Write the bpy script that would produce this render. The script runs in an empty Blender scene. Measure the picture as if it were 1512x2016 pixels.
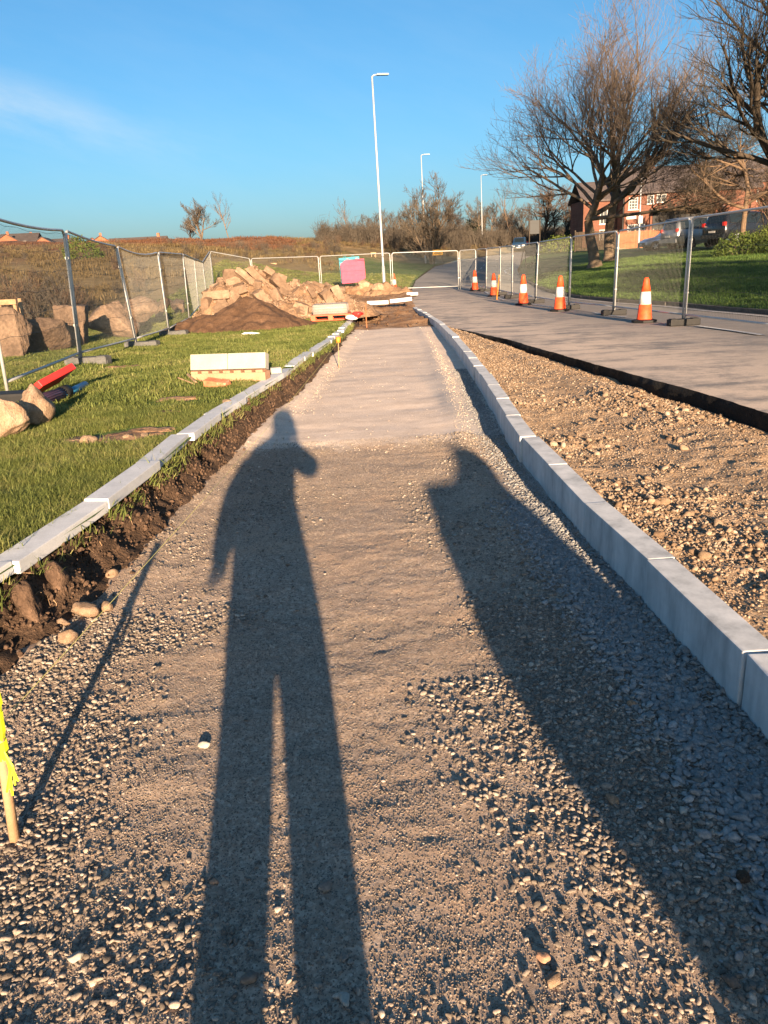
import bpy, bmesh, math, random
import numpy as np
from mathutils import Vector, Matrix, Euler

S = bpy.context.scene
COL = S.collection
rad = math.radians

# ------------------------------------------------------------------ camera
CAM_H, FPX, PITCH, ROLL = 1.6, 1490.0, rad(18.1), rad(3.0)
_F = np.array([0, math.cos(PITCH), -math.sin(PITCH)])
_u0 = np.array([0, math.sin(PITCH), math.cos(PITCH)])
_r0 = np.array([1.0, 0, 0])
_R = math.cos(ROLL) * _r0 - math.sin(ROLL) * _u0
_U = math.sin(ROLL) * _r0 + math.cos(ROLL) * _u0
cam_d = bpy.data.cameras.new("camera")
cam_d.sensor_fit = 'VERTICAL'
cam_d.sensor_height = 36.0
cam_d.lens = FPX / 2016 * 36.0
cam_d.clip_start = 0.05
cam_d.clip_end = 6000
cam = bpy.data.objects.new("camera", cam_d)
COL.objects.link(cam)
cam.matrix_world = Matrix(((_R[0], _U[0], -_F[0], 0), (_R[1], _U[1], -_F[1], 0),
                           (_R[2], _U[2], -_F[2], CAM_H), (0, 0, 0, 1)))
S.camera = cam

# ------------------------------------------------------------------ light
SUN_EL, SUN_AZ = rad(10.7), rad(6.4)      # sun low behind the camera, a little to its right-hand side
world = bpy.data.worlds.new("World")
S.world = world
world.use_nodes = True
wn = world.node_tree
wn.nodes.clear()
w_out = wn.nodes.new("ShaderNodeOutputWorld")
w_bg = wn.nodes.new("ShaderNodeBackground")
w_sky = wn.nodes.new("ShaderNodeTexSky")
w_sky.sky_type = 'NISHITA'
w_sky.sun_disc = False
w_sky.sun_elevation = SUN_EL
w_sky.sun_rotation = math.pi - SUN_AZ
w_sky.altitude = 100
w_sky.air_density = 1.0
w_sky.dust_density = 1.6
w_sky.ozone_density = 4.8
w_bg.inputs["Strength"].default_value = 0.056
w_hs = wn.nodes.new("ShaderNodeHueSaturation")
w_hs.inputs["Hue"].default_value = 0.49
w_hs.inputs["Saturation"].default_value = 1.04
w_hs.inputs["Value"].default_value = 1.0
wn.links.new(w_sky.outputs[0], w_hs.inputs["Color"])


def wmath(op, a, b=None, c=None, clamp=False):
    n = wn.nodes.new("ShaderNodeMath")
    n.operation = op
    n.use_clamp = clamp
    for i, v in enumerate((a, b, c)):
        if v is None:
            continue
        if isinstance(v, (int, float)):
            n.inputs[i].default_value = v
        else:
            wn.links.new(v, n.inputs[i])
    return n.outputs[0]


# a thin streak of cirrus, tied to directions in the sky
w_tc = wn.nodes.new("ShaderNodeTexCoord")
w_sep = wn.nodes.new("ShaderNodeSeparateXYZ")
wn.links.new(w_tc.outputs["Generated"], w_sep.inputs[0])
ysafe = wmath('MAXIMUM', w_sep.outputs[1], 0.05)
w_a = wmath('DIVIDE', w_sep.outputs[0], ysafe)
w_e = wmath('DIVIDE', w_sep.outputs[2], ysafe)
w_cmb = wn.nodes.new("ShaderNodeCombineXYZ")
wn.links.new(wmath('MULTIPLY', w_a, 5.0), w_cmb.inputs[0])
wn.links.new(wmath('MULTIPLY', wmath('ADD', w_e, wmath('MULTIPLY', w_a, 0.32)), 16.0), w_cmb.inputs[1])
w_no = wn.nodes.new("ShaderNodeTexNoise")
w_no.inputs["Scale"].default_value = 1.3
w_no.inputs["Detail"].default_value = 6
w_no.inputs["Roughness"].default_value = 0.6
wn.links.new(w_cmb.outputs[0], w_no.inputs["Vector"])
# band axis: e = 0.215 - 0.24 (a + 0.46)
axis = wmath('SUBTRACT', 0.085, wmath('MULTIPLY', w_a, 0.27))
off = wmath('ABSOLUTE', wmath('SUBTRACT', w_e, axis))
band = wmath('SUBTRACT', 1.0, wmath('DIVIDE', off, wmath('MULTIPLY_ADD', w_a, -0.03, 0.035)), clamp=True)
fade = wmath('SUBTRACT', 1.0, wmath('MULTIPLY', wmath('ABSOLUTE', wmath('ADD', w_a, 0.46)), 3.0), clamp=True)
cl = wmath('MULTIPLY', wmath('MULTIPLY', band, fade), wmath('MULTIPLY_ADD', w_no.outputs[0], 2.2, -0.55, clamp=True))
veil = wmath('MULTIPLY', wmath('MULTIPLY_ADD', w_no.outputs[0], 1.0, -0.38, clamp=True), 0.12)
clm = wmath('MULTIPLY_ADD', cl, 0.5, veil, clamp=True)
w_mix = wn.nodes.new("ShaderNodeMix")
w_mix.data_type = 'RGBA'
wn.links.new(clm, w_mix.inputs[0])
wn.links.new(w_hs.outputs[0], w_mix.inputs[6])
w_mix.inputs[7].default_value = (4.6, 4.8, 4.8, 1)
wn.links.new(w_mix.outputs[2], w_bg.inputs["Color"])
wn.links.new(w_bg.outputs[0], w_out.inputs[0])

sun_d = bpy.data.lights.new("sun", 'SUN')
sun_d.energy = 5.0
sun_d.angle = rad(0.53)
sun_d.color = (1.0, 0.72, 0.47)
sun = bpy.data.objects.new("sun", sun_d)
COL.objects.link(sun)
LDIR = Vector((-math.sin(SUN_AZ) * math.cos(SUN_EL), math.cos(SUN_AZ) * math.cos(SUN_EL), -math.sin(SUN_EL)))
sun.rotation_euler = LDIR.to_track_quat('-Z', 'Y').to_euler()
sun.location = (3, -20, 8)

S.view_settings.view_transform = 'Standard'
S.view_settings.look = 'None'
S.view_settings.exposure = 1.83
S.view_settings.gamma = 1.0
S.render.engine = 'CYCLES'
S.cycles.max_bounces = 6
S.cycles.diffuse_bounces = 3
S.cycles.transparent_max_bounces = 12
S.cycles.use_denoising = True
S.cycles.sample_clamp_indirect = 4

# ================================================================== helpers
def ray(x, y):
    return _F + _R * ((x - 756) / FPX) + _U * ((1008 - y) / FPX)


def onz(x, y, z):
    d = ray(x, y)
    t = (z - CAM_H) / d[2]
    return np.array([0, 0, CAM_H]) + t * d


def ony(x, y, Y):
    d = ray(x, y)
    return np.array([0, 0, CAM_H]) + d * (Y / d[1])


def post_y(b, t, h):
    lo, hi = 2.0, 300.0
    for _ in range(50):
        m = (lo + hi) / 2
        if ony(t[0], t[1], m)[2] - ony(b[0], b[1], m)[2] < h:
            lo = m
        else:
            hi = m
    return lo


def project(P):
    v = np.atleast_2d(np.asarray(P, float)) - np.array([0, 0, CAM_H])
    z = v @ _F
    zz = np.where(np.abs(z) < 1e-6, 1e-6, z)
    return 756 + FPX * (v @ _R) / zz, 1008 - FPX * (v @ _U) / zz, z


def in_view(P, mx=260, my=200):
    x, y, z = project(P)
    return (z > 0.3) & (x > -mx) & (x < 1512 + mx) & (y > -my) & (y < 2016 + my)


def _h2(ix, iy, s):
    n = (ix.astype(np.int64) * 374761393 + iy.astype(np.int64) * 668265263 + s * 1442695041) & 0xffffffff
    n = ((n ^ (n >> 13)) * 1274126177) & 0xffffffff
    n = n ^ (n >> 16)
    return (n & 0xffff) / 32767.5 - 1.0


def vn(x, y, s=0):
    x = np.asarray(x, float)
    y = np.asarray(y, float)
    ix, iy = np.floor(x), np.floor(y)
    fx, fy = x - ix, y - iy
    fx = fx * fx * (3 - 2 * fx)
    fy = fy * fy * (3 - 2 * fy)
    a = _h2(ix, iy, s) * (1 - fx) + _h2(ix + 1, iy, s) * fx
    b = _h2(ix, iy + 1, s) * (1 - fx) + _h2(ix + 1, iy + 1, s) * fx
    return a * (1 - fy) + b * fy


def fbm(x, y, s=0, o=4, g=0.5):
    t, a = 0, 1.0
    for i in range(o):
        t = t + a * vn(np.asarray(x) * 2 ** i + 17.3 * i, np.asarray(y) * 2 ** i - 9.1 * i, s + i)
        a *= g
    return t


def vn3(P, s=0):
    x, y, z = P[:, 0], P[:, 1], P[:, 2]
    return (vn(x + 3.7 * z, y - 1.9 * z, s) + vn(y + 2.3 * x, z + 5.1, s + 7) + vn(z - 4.4 * y, x + 8.7, s + 13)) / 2.0


def sstep(a, b, x):
    t = np.clip((np.asarray(x, float) - a) / (b - a), 0, 1)
    return t * t * (3 - 2 * t)


def curve(pts):
    a = np.array(pts, float)
    return lambda Y: np.interp(Y, a[:, 0], a[:, 1])


def npmesh(name, V, F, smooth=False):
    """F: (n,k) index array or a list of such arrays"""
    me = bpy.data.meshes.new(name)
    V = np.asarray(V, np.float32)
    Fs = F if isinstance(F, list) else [F]
    Fs = [np.asarray(f, np.int32) for f in Fs if len(f)]
    me.vertices.add(len(V))
    me.vertices.foreach_set("co", V.ravel())
    li = np.concatenate([f.ravel() for f in Fs])
    tot = np.concatenate([np.full(len(f), f.shape[1], np.int32) for f in Fs])
    st = np.concatenate([[0], np.cumsum(tot)[:-1]]).astype(np.int32)
    me.loops.add(len(li))
    me.loops.foreach_set("vertex_index", li)
    me.polygons.add(len(tot))
    me.polygons.foreach_set("loop_start", st)
    if smooth:
        me.polygons.foreach_set("use_smooth", np.ones(len(tot), bool))
    me.update(calc_edges=True)
    me.validate()
    return me


def tag(o, label=None, cat=None, group=None, kind=None):
    if label:
        o["label"] = label
    if cat:
        o["category"] = cat
    if group:
        o["group"] = group
    if cat and not kind:
        kind = 'thing'
    if kind:
        o["kind"] = kind
    return o


def ob(name, me, mat=None, parent=None, world=True, **kw):
    o = bpy.data.objects.new(name, me)
    COL.objects.link(o)
    if mat is not None and me is not None and len(me.materials) == 0:
        me.materials.append(mat)
    if parent is not None:
        o.parent = parent
        if world:
            o.matrix_parent_inverse = parent.matrix_basis.inverted()
    return tag(o, **kw)


def empty(name, loc=(0, 0, 0), rz=0.0, **kw):
    o = bpy.data.objects.new(name, None)
    COL.objects.link(o)
    o.location = tuple(float(v) for v in loc)
    o.rotation_euler = (0, 0, rz)
    o.empty_display_size = 0.2
    o.matrix_basis = Matrix.Translation(o.location) @ Euler((0, 0, rz)).to_matrix().to_4x4()
    return tag(o, **kw)


def copy_tree(o, parent=None):
    c = o.copy()
    COL.objects.link(c)
    c.parent = parent
    for ch in list(o.children):
        copy_tree(ch, c)
    return c


class MB:
    def __init__(s):
        s.V, s.F, s.n = [], [], 0

    def add(s, V, F):
        s.V.append(np.asarray(V, float))
        s.F += [tuple(int(i) + s.n for i in f) for f in F]
        s.n += len(V)
        return s

    def box(s, c, d, M=None):
        x, y, z = [v / 2 for v in d]
        V = np.array([(-x, -y, -z), (x, -y, -z), (x, y, -z), (-x, y, -z), (-x, -y, z), (x, -y, z), (x, y, z), (-x, y, z)])
        if M is not None:
            V = V @ np.array(M.to_3x3()).T
        return s.add(V + np.array(c), [(3, 2, 1, 0), (4, 5, 6, 7), (0, 1, 5, 4), (1, 2, 6, 5), (2, 3, 7, 6), (3, 0, 4, 7)])

    def tube(s, pts, r, n=8, cap=True):
        pts = np.asarray(pts, float)
        k = len(pts)
        rr = np.full(k, r) if np.isscalar(r) else np.asarray(r, float)
        T = np.gradient(pts, axis=0)
        T /= np.linalg.norm(T, axis=1)[:, None] + 1e-12
        ref = np.array([0, 0, 1.0]) if abs(T[0][2]) < 0.9 else np.array([1.0, 0, 0])
        a = np.linspace(0, 2 * math.pi, n, endpoint=False)
        V = []
        for i in range(k):
            u = np.cross(T[i], ref)
            u /= np.linalg.norm(u)
            w = np.cross(T[i], u)
            ref = np.cross(u, T[i])
            V.append(pts[i] + rr[i] * (np.cos(a)[:, None] * u + np.sin(a)[:, None] * w))
        F = []
        for i in range(k - 1):
            for j in range(n):
                F.append((i * n + j, i * n + (j + 1) % n, (i + 1) * n + (j + 1) % n, (i + 1) * n + j))
        if cap:
            F.append(tuple(range(n))[::-1])
            F.append(tuple((k - 1) * n + j for j in range(n)))
        return s.add(np.concatenate(V), F)

    def lathe(s, prof, n=24, c=(0, 0, 0)):
        a = np.linspace(0, 2 * math.pi, n, endpoint=False)
        V = [np.stack([r * np.cos(a), r * np.sin(a), np.full(n, z)], 1) for r, z in prof]
        F = []
        for i in range(len(prof) - 1):
            for j in range(n):
                F.append((i * n + j, i * n + (j + 1) % n, (i + 1) * n + (j + 1) % n, (i + 1) * n + j))
        F.append(tuple(range(n))[::-1])
        F.append(tuple((len(prof) - 1) * n + j for j in range(n)))
        return s.add(np.concatenate(V) + np.array(c), F)

    def mesh(s, name, smooth=False):
        me = bpy.data.meshes.new(name)
        me.from_pydata([tuple(v) for v in np.concatenate(s.V)], [], s.F)
        if smooth:
            me.polygons.foreach_set("use_smooth", np.ones(len(me.polygons), bool))
        me.update()
        return me

    def build(s, name, mat, parent=None, smooth=False, world=True, **kw):
        return ob(name, s.mesh(name, smooth), mat, parent, world, **kw)


def bevel_mesh(me, w, seg=1):
    bm = bmesh.new()
    bm.from_mesh(me)
    bmesh.ops.bevel(bm, geom=bm.edges[:], offset=w, segments=seg, affect='EDGES', profile=0.7)
    bm.to_mesh(me)
    bm.free()
    return me


def ico(sub):
    bm = bmesh.new()
    bmesh.ops.create_icosphere(bm, subdivisions=sub, radius=1)
    V = np.array([v.co[:] for v in bm.verts])
    F = np.array([[v.index for v in f.verts] for f in bm.faces])
    bm.free()
    return V, F


def rock_mesh(name, seed, sub=3, scale=(1, 1, 1), rough=0.25, cuts=6, freq=1.3, smooth=False):
    rg = np.random.RandomState(seed)
    V, F = ico(sub)
    for _ in range(cuts):
        n = rg.normal(size=3)
        n /= np.linalg.norm(n)
        d = rg.uniform(0.5, 0.85)
        k = V @ n
        m = k > d
        V[m] -= np.outer((k[m] - d) * 0.92, n)
    o = rg.uniform(-50, 50, 3)
    nn = vn3(V * freq + o, seed) * rough + vn3(V * freq * 2.7 + o, seed + 3) * rough * 0.4 + vn3(V * freq * 7 + o, seed + 5) * rough * 0.12
    V = V * (1 + nn)[:, None] * np.array(scale)
    return npmesh(name, V, F, smooth)


# ------------------------------------------------------------------ materials
def new_mat(name, rough=0.85, metal=0.0, spec=0.3):
    m = bpy.data.materials.new(name)
    m.use_nodes = True
    nt = m.node_tree
    b = nt.nodes["Principled BSDF"]
    b.inputs["Roughness"].default_value = rough
    b.inputs["Metallic"].default_value = metal
    b.inputs["Specular IOR Level"].default_value = spec
    return m, nt, b


def nd(nt, t, ins=None, **props):
    n = nt.nodes.new(t)
    for k, v in props.items():
        setattr(n, k, v)
    for k, v in (ins or {}).items():
        if hasattr(v, "links"):
            nt.links.new(v, n.inputs[k])
        else:
            n.inputs[k].default_value = v
    return n


def noise(nt, vec, scale, detail=5, rough=0.6, dist=0.0):
    return nd(nt, "ShaderNodeTexNoise", {"Vector": vec, "Scale": scale, "Detail": detail, "Roughness": rough, "Distortion": dist}).outputs[0]


def mth(nt, op, a, b=0.0, c=0.0, clamp=False):
    n = nt.nodes.new("ShaderNodeMath")
    n.operation = op
    n.use_clamp = clamp
    for i, v in enumerate((a, b, c)):
        if hasattr(v, "links"):
            nt.links.new(v, n.inputs[i])
        else:
            n.inputs[i].default_value = v
    return n.outputs[0]


def ramp(nt, fac, stops, interp='LINEAR'):
    n = nd(nt, "ShaderNodeValToRGB", {"Fac": fac})
    cr = n.color_ramp
    cr.interpolation = interp
    while len(cr.elements) < len(stops):
        cr.elements.new(0.5)
    for e, (p, c) in zip(cr.elements, stops):
        e.position = p
        e.color = (*c, 1) if len(c) == 3 else c
    return n.outputs[0]


def mix(nt, f, a, b, blend='MIX'):
    n = nt.nodes.new("ShaderNodeMix")
    n.data_type = 'RGBA'
    n.blend_type = blend
    for i, v in ((0, f), (6, a), (7, b)):
        if hasattr(v, "links"):
            nt.links.new(v, n.inputs[i])
        elif isinstance(v, (int, float)):
            n.inputs[i].default_value = v
        else:
            n.inputs[i].default_value = (*v, 1)
    return n.outputs[2]


def sm(nt, x, a, b):
    n = nt.nodes.new("ShaderNodeMapRange")
    n.interpolation_type = 'SMOOTHSTEP'
    n.inputs[1].default_value = a
    n.inputs[2].default_value = b
    if hasattr(x, "links"):
        nt.links.new(x, n.inputs[0])
    return n.outputs[0]


def bump(nt, b, h, strength=0.4, dist=0.01):
    n = nd(nt, "ShaderNodeBump", {"Strength": strength, "Distance": dist, "Height": h})
    nt.links.new(n.outputs[0], b.inputs["Normal"])


def pos(nt):
    return nd(nt, "ShaderNodeNewGeometry").outputs["Position"]


def objc(nt):
    return nd(nt, "ShaderNodeTexCoord").outputs["Object"]


def surf(name, stops, scale=6.0, rough=0.85, metal=0.0, spec=0.3, bstr=0.0, bscale=60.0, bdist=0.01, coords='obj', detail=6, fine=0.0, orand=0.0):
    m, nt, b = new_mat(name, rough, metal, spec)
    v = objc(nt) if coords == 'obj' else pos(nt)
    n1 = noise(nt, v, scale, detail, 0.65)
    c = ramp(nt, n1, stops)
    if fine:
        n2 = noise(nt, v, bscale, 3, 0.6)
        c = mix(nt, 1.0, c, ramp(nt, n2, [(0.3, (1 - fine,) * 3), (0.7, (1 + fine,) * 3)]), 'MULTIPLY')
    if orand:
        rn = nd(nt, "ShaderNodeObjectInfo").outputs["Random"]
        c = mix(nt, 1.0, c, ramp(nt, rn, [(0.0, (1 - orand, 1 - orand * 1.05, 1 - orand * 1.1)), (1.0, (1 + orand,) * 3)]), 'MULTIPLY')
    nt.links.new(c, b.inputs["Base Color"])
    if bstr:
        bump(nt, b, noise(nt, v, bscale, 4, 0.6), bstr, bdist)
    return m


def flat(name, c, rough=0.6, metal=0.0, spec=0.4, var=0.12, scale=8.0):
    c = np.array(c)
    return surf(name, [(0.3, tuple(c * (1 - var))), (0.7, tuple(np.minimum(c * (1 + var), 1)))], scale, rough, metal, spec)


M = {}
M['asphalt'] = None
M['kerb'] = surf('kerb_concrete', [(0.3, (.44, .46, .46)), (0.5, (.55, .57, .57)), (0.72, (.64, .65, .64))], 4.0, 0.85, bstr=0.15, bscale=180, bdist=0.004, coords='pos', fine=0.10)
M['edging'] = surf('edging_concrete', [(0.25, (.44, .46, .47)), (0.5, (.57, .59, .60)), (0.75, (.68, .69, .69))], 5.0, 0.85, bstr=0.15, bscale=150, bdist=0.004, coords='pos', fine=0.10)
M['oldkerb'] = surf('weathered_concrete', [(0.3, (.30, .26, .21)), (0.7, (.52, .47, .40))], 5.0, 0.9, bstr=0.4, bscale=40, bdist=0.01, fine=0.15)
M['cream'] = surf('cream_concrete', [(0.3, (.29, .28, .235)), (0.7, (.39, .375, .325))], 3.0, 0.9, bstr=0.2, bscale=60, bdist=0.004, fine=0.08)
M['terracotta'] = surf('terracotta', [(0.3, (.34, .19, .115)), (0.7, (.44, .26, .165))], 5.0, 0.9, bstr=0.2, bscale=60, fine=0.12)
M['brick_red'] = surf('loose_brick', [(0.35, (.30, .10, .05)), (0.6, (.45, .19, .10)), (0.75, (.6, .45, .35))], 14.0, 0.9, bstr=0.4, bscale=50)
M['galv'] = surf('galvanised_steel', [(0.3, (.38, .395, .39)), (0.7, (.50, .51, .50))], 9.0, 0.42, 0.25, 0.5)
M['wire'] = flat('mesh_wire', (.10, .105, .10), 0.5, 0.5)
M['post_paint'] = surf('lamp_post_grey', [(0.3, (.34, .36, .37)), (0.7, (.42, .44, .44))], 3.0, 0.5, 0.2)
M['black_plastic'] = surf('black_plastic', [(0.3, (.006, .007, .008)), (0.7, (.014, .014, .014))], 8.0, 0.6, fine=0.2)
M['cone_orange'] = surf('cone_orange', [(0.3, (.50, .06, .022)), (0.5, (.70, .08, .022)), (0.7, (.80, .11, .03))], 9.0, 0.55)
M['cone_white'] = surf('cone_white', [(0.3, (.36, .35, .32)), (0.5, (.52, .51, .48)), (0.7, (.60, .59, .56))], 11.0, 0.5)
M['red_plastic'] = flat('red_plastic', (.62, .035, .03), 0.45)
M['red_pallet'] = flat('red_pallet', (.75, .10, .03), 0.55)
M['pink'] = surf('pink_sheet', [(0.3, (.50, .035, .085)), (0.7, (.60, .055, .125))], 3.0, 0.6)
M['turq'] = surf('turquoise_sheet', [(0.3, (.015, .20, .28)), (0.7, (.025, .26, .34))], 3.0, 0.6)
M['purple_pipe'] = flat('purple_pipe', (.09, .045, .075), 0.5)
M['blue_pipe'] = flat('blue_pipe', (.04, .22, .38), 0.45)
M['timber'] = surf('timber', [(0.3, (.30, .19, .10)), (0.7, (.46, .31, .18))], 9.0, 0.85, bstr=0.2, bscale=70)
M['timber_orange'] = surf('timber_orange', [(0.3, (.26, .085, .035)), (0.7, (.36, .135, .06))], 2.0, 0.85)
M['hivis'] = flat('hivis_yellow', (.75, .85, .03), 0.6)
M['string'] = flat('string_yellow', (.72, .66, .22), 0.7)
M['orange'] = flat('orange_cap', (.85, .25, .03), 0.5)
M['white_bag'] = flat('white_bag', (.72, .70, .66), 0.6)
M['sandstone'] = surf('sandstone', [(0.25, (.18, .115, .07)), (0.45, (.30, .205, .13)), (0.6, (.37, .26, .175)), (0.78, (.46, .35, .255))], 2.2, 0.92, bstr=0.6, bscale=14, bdist=0.03, fine=0.18)
M['boulder'] = surf('boulder_stone', [(0.25, (.065, .045, .030)), (0.45, (.145, .10, .069)), (0.62, (.21, .147, .10)), (0.8, (.30, .23, .17))], 1.4, 0.92, bstr=0.7, bscale=9, bdist=0.05, fine=0.25, orand=.2)
M['rubble'] = surf('rubble_stone', [(0.25, (.12, .08, .05)), (0.5, (.20, .135, .09)), (0.75, (.29, .208, .142))], 2.6, 0.92, bstr=0.6, bscale=18, bdist=0.02, coords='pos', fine=0.15, orand=.32)
M['rubble_fill'] = surf('rubble_fill', [(0.3, (.16, .095, .052)), (0.5, (.24, .15, .088)), (0.7, (.31, .207, .128))], 3.0, 0.95, bstr=0.9, bscale=22, bdist=0.03, coords='pos', fine=0.25)
M['topsoil'] = surf('topsoil', [(0.3, (.06, .033, .018)), (0.5, (.10, .056, .031)), (0.7, (.145, .085, .05))], 4.0, 0.95, bstr=0.9, bscale=30, bdist=0.025, coords='pos', fine=0.25)
M['dug'] = surf('dug_earth', [(0.3, (.16, .085, .045)), (0.5, (.28, .165, .09)), (0.7, (.40, .26, .16))], 2.5, 0.95, bstr=0.9, bscale=25, bdist=0.03, coords='pos', fine=0.25)
M['clod'] = surf('soil_clod', [(0.3, (.045, .028, .018)), (0.5, (.09, .056, .036)), (0.72, (.17, .108, .07))], 9.0, 0.95, bstr=0.8, bscale=60, bdist=0.02, coords='pos', fine=0.25)
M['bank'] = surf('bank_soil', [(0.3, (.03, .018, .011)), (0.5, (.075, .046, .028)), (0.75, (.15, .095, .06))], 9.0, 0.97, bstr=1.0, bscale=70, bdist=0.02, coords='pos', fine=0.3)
M['dark_cut'] = surf('asphalt_cut_face', [(0.3, (.008, .008, .008)), (0.7, (.022, .02, .018))], 20.0, 0.9, bstr=0.8, bscale=60, bdist=0.02, coords='pos')
M['marking'] = surf('road_paint', [(0.35, (.38, .36, .33)), (0.6, (.68, .67, .64))], 20.0, 0.8, coords='pos')
M['slate'] = surf('roof_tile', [(0.3, (.06, .05, .05)), (0.7, (.11, .09, .085))], 3.0, 0.8)
M['farroof'] = surf('far_roof_tile', [(0.3, (.06, .05, .047)), (0.7, (.10, .08, .072))], 0.8, 0.8)
M['farbrick'] = surf('far_brick', [(0.3, (.26, .095, .048)), (0.7, (.34, .14, .078))], 0.8, 0.9)
M['white_frame'] = flat('white_frame', (.42, .41, .38), 0.5)
M['glass'] = flat('window_glass', (.03, .036, .042), 0.15, 0.0, 0.5)
M['car_glass'] = flat('car_glass', (.012, .018, .022), 0.18, 0.0, 0.4)
M['car_silver'] = flat('car_silver', (.22, .235, .25), 0.3, 0.5, 0.6, 0.04)
M['car_black'] = flat('car_black', (.012, .014, .018), 0.2, 0.0, 0.7, 0.1)
M['car_blue'] = flat('car_grey_blue', (.26, .33, .42), 0.3, 0.5, 0.6, 0.04)
M['car_dark_blue'] = flat('car_dark_blue', (.03, .07, .13), 0.25, 0.3, 0.6, 0.04)
M['tyre'] = flat('tyre_rubber', (.015, .015, .015), 0.85)
M['rim'] = flat('alloy_rim', (.55, .56, .57), 0.35, 0.7)
M['tail_lamp'] = flat('tail_lamp', (.55, .02, .015), 0.2)
M['head_lamp'] = flat('head_lamp', (.80, .80, .78), 0.15)
M['sign_grey'] = flat('sign_back_grey', (.022, .026, .028), 0.6, 0.0)
M['sign_orange'] = flat('sign_orange', (.85, .38, .02), 0.5)
M['ink'] = flat('sign_ink', (.03, .02, .01), 0.6)
M['coat'] = flat('dark_coat', (.03, .035, .045), 0.9)
M['skin'] = flat('skin', (.55, .36, .27), 0.6)
M['shadow_grey'] = flat('shadow_shell_grey', (.16, .18, .19), 0.6)
M['bark'] = surf('bark', [(0.3, (.075, .055, .038)), (0.5, (.14, .105, .072)), (0.72, (.21, .165, .11))], 5.0, 0.95, bstr=0.8, bscale=22, bdist=0.03)
M['bark_pale'] = surf('bark_pale', [(0.3, (.12, .08, .05)), (0.7, (.21, .145, .092))], 4.0, 0.95, bstr=0.5, bscale=22, bdist=0.02)
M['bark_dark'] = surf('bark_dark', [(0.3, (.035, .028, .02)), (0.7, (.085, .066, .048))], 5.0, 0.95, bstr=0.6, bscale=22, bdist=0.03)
M['twig_red'] = surf('twig_red', [(0.35, (.10, .076, .057)), (0.65, (.19, .145, .11))], 0.6, 0.9)
M['twig_grey'] = surf('twig_grey', [(0.35, (.06, .05, .038)), (0.65, (.125, .105, .08))], 0.6, 0.9)
M['twig_dark'] = surf('twig_dark', [(0.35, (.03, .026, .02)), (0.65, (.07, .058, .043))], 0.6, 0.9)
M['twig_brown'] = surf('twig_brown', [(0.35, (.07, .046, .03)), (0.65, (.135, .09, .058))], 0.6, 0.9)


def plastic_wrap():
    m, nt, b = new_mat('clear_wrap', 0.25, 0, 0.5)
    b.inputs["Base Color"].default_value = (.8, .8, .78, 1)
    tr = nd(nt, "ShaderNodeBsdfTransparent")
    mx = nd(nt, "ShaderNodeMixShader", {0: 0.16})
    nt.links.new(tr.outputs[0], mx.inputs[1])
    nt.links.new(b.outputs[0], mx.inputs[2])
    nt.links.new(mx.outputs[0], nt.nodes["Material Output"].inputs[0])
    bump(nt, b, noise(nt, objc(nt), 14, 3, 0.6, 1.0), 0.5, 0.02)
    return m


M['wrap'] = plastic_wrap()
M['pale_slab'] = surf('pale_slab', [(0.3, (.13, .11, .092)), (0.7, (.20, .172, .145))], 4.0, 0.9, bstr=.2, bscale=40)


def stone_mat(name, stops, tint=0.25):
    m, nt, b = new_mat(name, 0.88, 0, 0.25)
    r = nd(nt, "ShaderNodeObjectInfo").outputs["Random"]
    c = ramp(nt, r, stops)
    n = noise(nt, objc(nt), 2.2, 3, 0.6)
    c = mix(nt, 1.0, c, ramp(nt, n, [(0.3, (1 - tint,) * 3), (0.7, (1 + tint,) * 3)]), 'MULTIPLY')
    nt.links.new(c, b.inputs["Base Color"])
    bump(nt, b, noise(nt, objc(nt), 6.0, 3, 0.6), 0.25, 0.1)
    return m


M['pebble'] = stone_mat('pebble', [(0.0, (.12, .10, .082)), (0.3, (.175, .145, .116)), (0.55, (.225, .185, .147)), (0.75, (.27, .225, .178)), (0.9, (.24, .17, .12)), (0.97, (.40, .35, .29))])
M['loose'] = stone_mat('loose_pebble', [(0.0, (.12, .10, .08)), (0.3, (.18, .15, .12)), (0.6, (.245, .205, .165)), (0.85, (.32, .27, .218)), (1.0, (.44, .38, .31))])
M['limestone'] = stone_mat('limestone', [(0.0, (.33, .26, .20)), (0.4, (.40, .325, .25)), (0.75, (.47, .39, .305)), (1.0, (.55, .465, .38))])
M['bed_stone'] = stone_mat('bed_stone', [(0.0, (.14, .092, .056)), (0.35, (.21, .145, .092)), (0.7, (.28, .205, .138)), (1.0, (.40, .32, .235))])
M['grit'] = stone_mat('grit', [(0.0, (.26, .26, .25)), (0.5, (.20, .195, .185)), (1.0, (.34, .335, .32))])


def blade_mat(name, stops):
    m, nt, b = new_mat(name, 0.7, 0, 0.25)
    r = nd(nt, "ShaderNodeObjectInfo").outputs["Random"]
    v = noise(nt, pos(nt), 1.1, 4, 0.6)
    f = mth(nt, 'MULTIPLY_ADD', r, 0.5, mth(nt, 'MULTIPLY_ADD', v, 1.5, -0.5), True)
    c = ramp(nt, f, stops)
    nt.links.new(c, b.inputs["Base Color"])
    tl = nd(nt, "ShaderNodeBsdfTranslucent", {"Color": c})
    mx = nd(nt, "ShaderNodeMixShader", {0: 0.3})
    nt.links.new(b.outputs[0], mx.inputs[1])
    nt.links.new(tl.outputs[0], mx.inputs[2])
    nt.links.new(mx.outputs[0], nt.nodes["Material Output"].inputs[0])
    return m


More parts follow.
